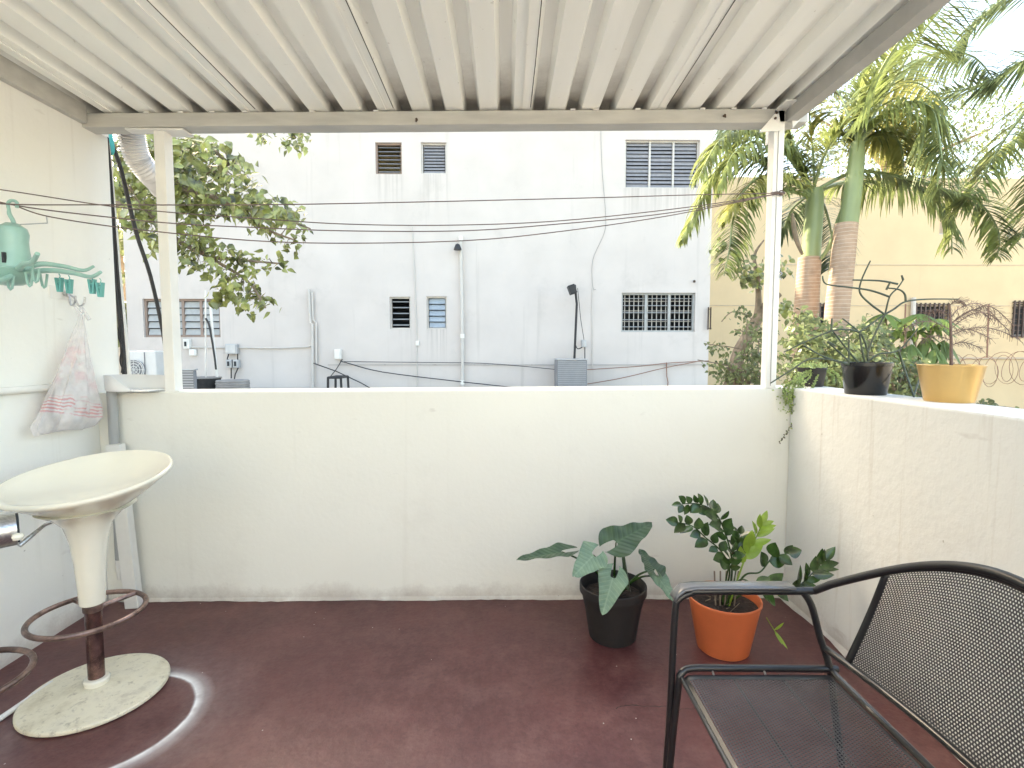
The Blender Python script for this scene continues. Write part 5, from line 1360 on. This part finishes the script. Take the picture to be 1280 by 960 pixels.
# far tree at the left gap
ft = thing('far_tree', (at(150,400,16).x,16,-.4), 'distant leafy tree glimpsed between the left wall and white building', 'tree')
lb = MB(); leaf_cloud(lb, [(138,230),(168,230),(162,300),(160,340),(156,350),(140,345)], 15, 17, 260, .28, 41, csz=14); leaf_cloud(lb, [(150,376),(172,372),(170,420),(152,425)], 10.5, 11.5, 160, .2, 42, csz=10); lb.build('crown', m_shrub, ft)
b = MB(); c = at(148,400,16); b.tube([V((c.x,16,-.4)), V((c.x+.1,16,3)), at(150,300,16)], [.2,.15,.06], 8); b.build('trunk', m_bark, ft)
# far lacy trees over the cream building
ft = thing('far_tree', (12,22,-.4), 'tall lacy tree rising above the roof of the cream building', 'tree')
lb = MB(); leaf_cloud(lb, [(985,60),(1150,60),(1160,150),(1130,205),(1060,222),(1000,220),(985,160)], 20, 24, 4200, .17, 43, clump=9, csz=26, wr=.25); leaf_cloud(lb, [(1150,100),(1300,120),(1300,235),(1150,228)], 20, 24, 2600, .17, 44, clump=9, csz=26, wr=.25); lb.build('crown', m_shrub, ft)
b = MB()
for (pxa, pya) in ((1040,110),(1100,90),(1080,150),(1010,140),(1180,150),(1240,160),(1130,170)):
    b.tube([V((12,22,3)), at(1110,230,22), at(pxa,pya,22)], [.18,.12,.03], 6, smooth_path=5)
b.tube([V((12,22,-.4)), V((12,22,3.05))], .2, 8); b.build('trunk', m_bark, ft)
# slender tree behind the right post
ft = thing('slender_tree', (at(905,440,6.5).x,6.5,-.4), 'slender pale-trunked tree with round leaf tufts behind the right post', 'tree')
b = MB(); b.tube([V((at(905,440,6.5).x-.1,6.5,-.4)), at(918,462,6.5), at(935,420,6.5), at(957,383,6.5), at(975,368,6.5)], [.09,.085,.08,.06,.03], 10, smooth_path=6)
b.tube([at(945,402,6.5), at(948,380,6.5), at(947,350,6.5), at(943,320,6.5), at(955,300,6.5)], [.05,.04,.03,.02,.008], 8, smooth_path=6); b.build('trunk', m_bark, ft)
lb = MB()
for pol, n_ in (([(930,325),(962,322),(966,345),(948,362),(930,352)],110), ([(893,302),(912,298),(912,312),(896,312)],20), ([(962,335),(985,312),(990,330),(975,345)],35), ([(975,370),(992,372),(992,388),(978,388)],30)):
    leaf_cloud(lb, pol, 6.2, 6.8, n_, .085, 50+n_, csz=10)
lb.build('crown', m_tree, ft)

# ------------------------------------------------------------------ shrubs
def shrub(name, label, polys, ya, yb, n, size, mat, seed, group='shrubs behind the parapet', csz=14, stems=None, extra=None):
    c = at(sum(p[0] for p in polys[0])/len(polys[0]), 470, (ya+yb)/2); t_ = thing(name, (c.x,c.y,-.4), label, 'shrub', group)
    lb = MB(); tips = []
    tot = len(polys)
    for i, pol in enumerate(polys): tips += leaf_cloud(lb, pol, ya, yb, int(n[i]*1.3), size*.88, seed+i, csz=csz, hang=.1, shape=ovate, wr=.33)
    if extra: extra(lb)
    lb.build('foliage', mat, t_, ang=80)
    b = MB(); rs_ = random.Random(seed)
    for k in range(5): b.tube([V((c.x+rs_.uniform(-.2,.2),c.y+rs_.uniform(-.1,.1),-.4)), V((c.x+rs_.uniform(-.3,.3),c.y,.4)), V((c.x+rs_.uniform(-.5,.5),c.y,c.z+.1))], [.03,.02,.01], 6)
    for q in tips:
        if rs_.random() < .12: b.tube([V((c.x+(q.x-c.x)*.5, c.y, c.z-.1)), (V((c.x,c.y,c.z))+q)/2+V((0,0,.05)), q], [.008,.005,.002], 4, caps=False)
    if stems:
        for s_ in stems: b.tube([at(x, y_, (ya+yb)/2) for x, y_ in s_], .006, 5, smooth_path=4)
    b.build('stems', m_bark, t_)
shrub('garden_shrub', 'dark small-leaved shrub with arching sprays, left of the right post', [[(935,425),(965,392),(965,485),(895,485),(905,465),(925,455)], [(903,392),(925,386),(940,392),(930,396),(910,400)], [(880,430),(905,430),(920,440),(900,438)], [(875,450),(910,452),(940,470),(925,478),(890,468)], [(918,412),(935,404),(940,415),(922,420)]],
      5.2, 6.0, [620,34,34,120,26], .062, m_shrub, 61, csz=10, stems=[[(960,420),(935,395),(915,390),(902,402)], [(960,445),(920,435),(882,430)], [(955,470),(915,458),(872,450)], [(950,430),(930,415),(918,412)]])
shrub('garden_shrub', 'dense green shrub filling the space right of the right post behind the black pots', [[(985,400),(1010,392),(1025,402),(1060,412),(1095,400),(1110,425),(1110,485),(985,485)]], 3.7, 4.4, [2000], .058, m_shrub, 71, csz=14)
shrub('garden_shrub', 'pale ground-hugging shrub behind the black and gold pots', [[(1100,450),(1165,452),(1168,500),(1100,500)], [(1040,420),(1110,425),(1110,490),(1040,490)]], 3.5, 3.9, [420,300], .055, m_shrub, 76, csz=12)
rs_ = random.Random(81)
def umbrella_leaves(lb):
    for (cx_, cy_) in ((1105,392),(1130,398),(1150,392),(1165,405),(1145,412),(1120,412),(1175,398),(1160,420),(1140,430),(1170,435),(1155,445),(1180,450),(1165,462),(1148,455),(1125,432),(1180,425)):
        yy = rs_.uniform(4.3,4.7); c = at(cx_,cy_,yy); hang = 1.0 if cy_ > 415 else .15
        for k in range(11):
            a_ = 2*PI*k/11+rs_.uniform(-.2,.2); d = V((math.cos(a_), math.sin(a_)*.8, -.25-hang)).normalized(); L_ = rs_.uniform(.16,.24)
            blade(lb, c, c+d*L_, L_*.13, (0,-.3,1), oval, nu=2, nv=5, fold=.2, droop=.25, uv=False)
t_ = thing('umbrella_plant', (at(1145,470,4.5).x,4.5,-.4), 'bright green umbrella plant with long drooping finger leaves behind the gold pot', 'plant')
lb = MB(); umbrella_leaves(lb); lb.build('foliage', m_schef, t_)
b = MB(); c = at(1145,470,4.5)
for (cx_, cy_) in ((1105,392),(1130,398),(1165,405),(1145,412),(1180,450),(1125,432),(1160,420)): b.tube([V((c.x,4.5,-.4)), V((c.x,4.5,.5)), at(cx_,cy_,4.5)], [.02,.014,.006], 6, smooth_path=4)
b.build('stems', m_bark, t_)
# creeper on boundary wall
t_ = thing('wall_creeper', (at(1245,507,YB-.9).x,YB-.9,-.4), 'thin leafy creeper trailing along the low cream wall', 'creeper')
zcrp = at(1250,507,5).z
lb = MB(); leaf_cloud(lb, [(1215,498),(1235,500),(1262,508),(1268,512),(1240,512),(1215,505)], 4.9, 5.1, 60, .05, 91, csz=8); lb.build('foliage', m_shrub, t_)
b = MB(); c = at(1240,506,5.0); b.tube([V((c.x,5,-.4)), c, at(1268,510,5)], .006, 5); b.build('stems', m_bark, t_)

# ------------------------------------------------------------------ light, world, camera
SUN_DIR = V((-.60,.50,.60)).normalized()      # towards the sun
w = bpy.data.worlds.new('World'); S.world = w; w.use_nodes = True
nt = w.node_tree; bg_ = nt.nodes['Background']; sky = nt.nodes.new('ShaderNodeTexSky'); sky.sky_type = 'NISHITA'; sky.sun_disc = False
sky.sun_elevation = math.asin(SUN_DIR.z); sky.sun_rotation = math.atan2(SUN_DIR.x, SUN_DIR.y); sky.dust_density = 3.0; sky.air_density = 1.0; sky.ozone_density = .6
nt.links.new(sky.outputs[0], bg_.inputs[0]); bg_.inputs[1].default_value = .15
ld_ = bpy.data.lights.new('Sun', 'SUN'); ld_.energy = 3.0; ld_.angle = math.radians(.5); ld_.color = (1,.95,.86)
so = bpy.data.objects.new('Sun', ld_); COL.objects.link(so); so.rotation_euler = SUN_DIR.to_track_quat('Z','Y').to_euler(); so.location = (0,0,20)
cd = bpy.data.cameras.new('Camera'); cam = bpy.data.objects.new('Camera', cd); COL.objects.link(cam)
cd.sensor_width = 36; cd.lens = 18.0; cd.clip_start = .02; cd.clip_end = 500
cam.location = EYE; cam.rotation_euler = Matrix((cr, cu, -cf)).transposed().to_euler()
S.camera = cam
S.view_settings.view_transform = 'Standard'; S.view_settings.look = 'None'; S.view_settings.gamma = 1; S.view_settings.exposure = 2.86
S.view_settings.use_white_balance = True; S.view_settings.white_balance_temperature = 8000; S.view_settings.white_balance_tint = 6
S.cycles.max_bounces = 8; S.cycles.diffuse_bounces = 5; S.cycles.transparent_max_bounces = 12
S.cycles.use_denoising = True
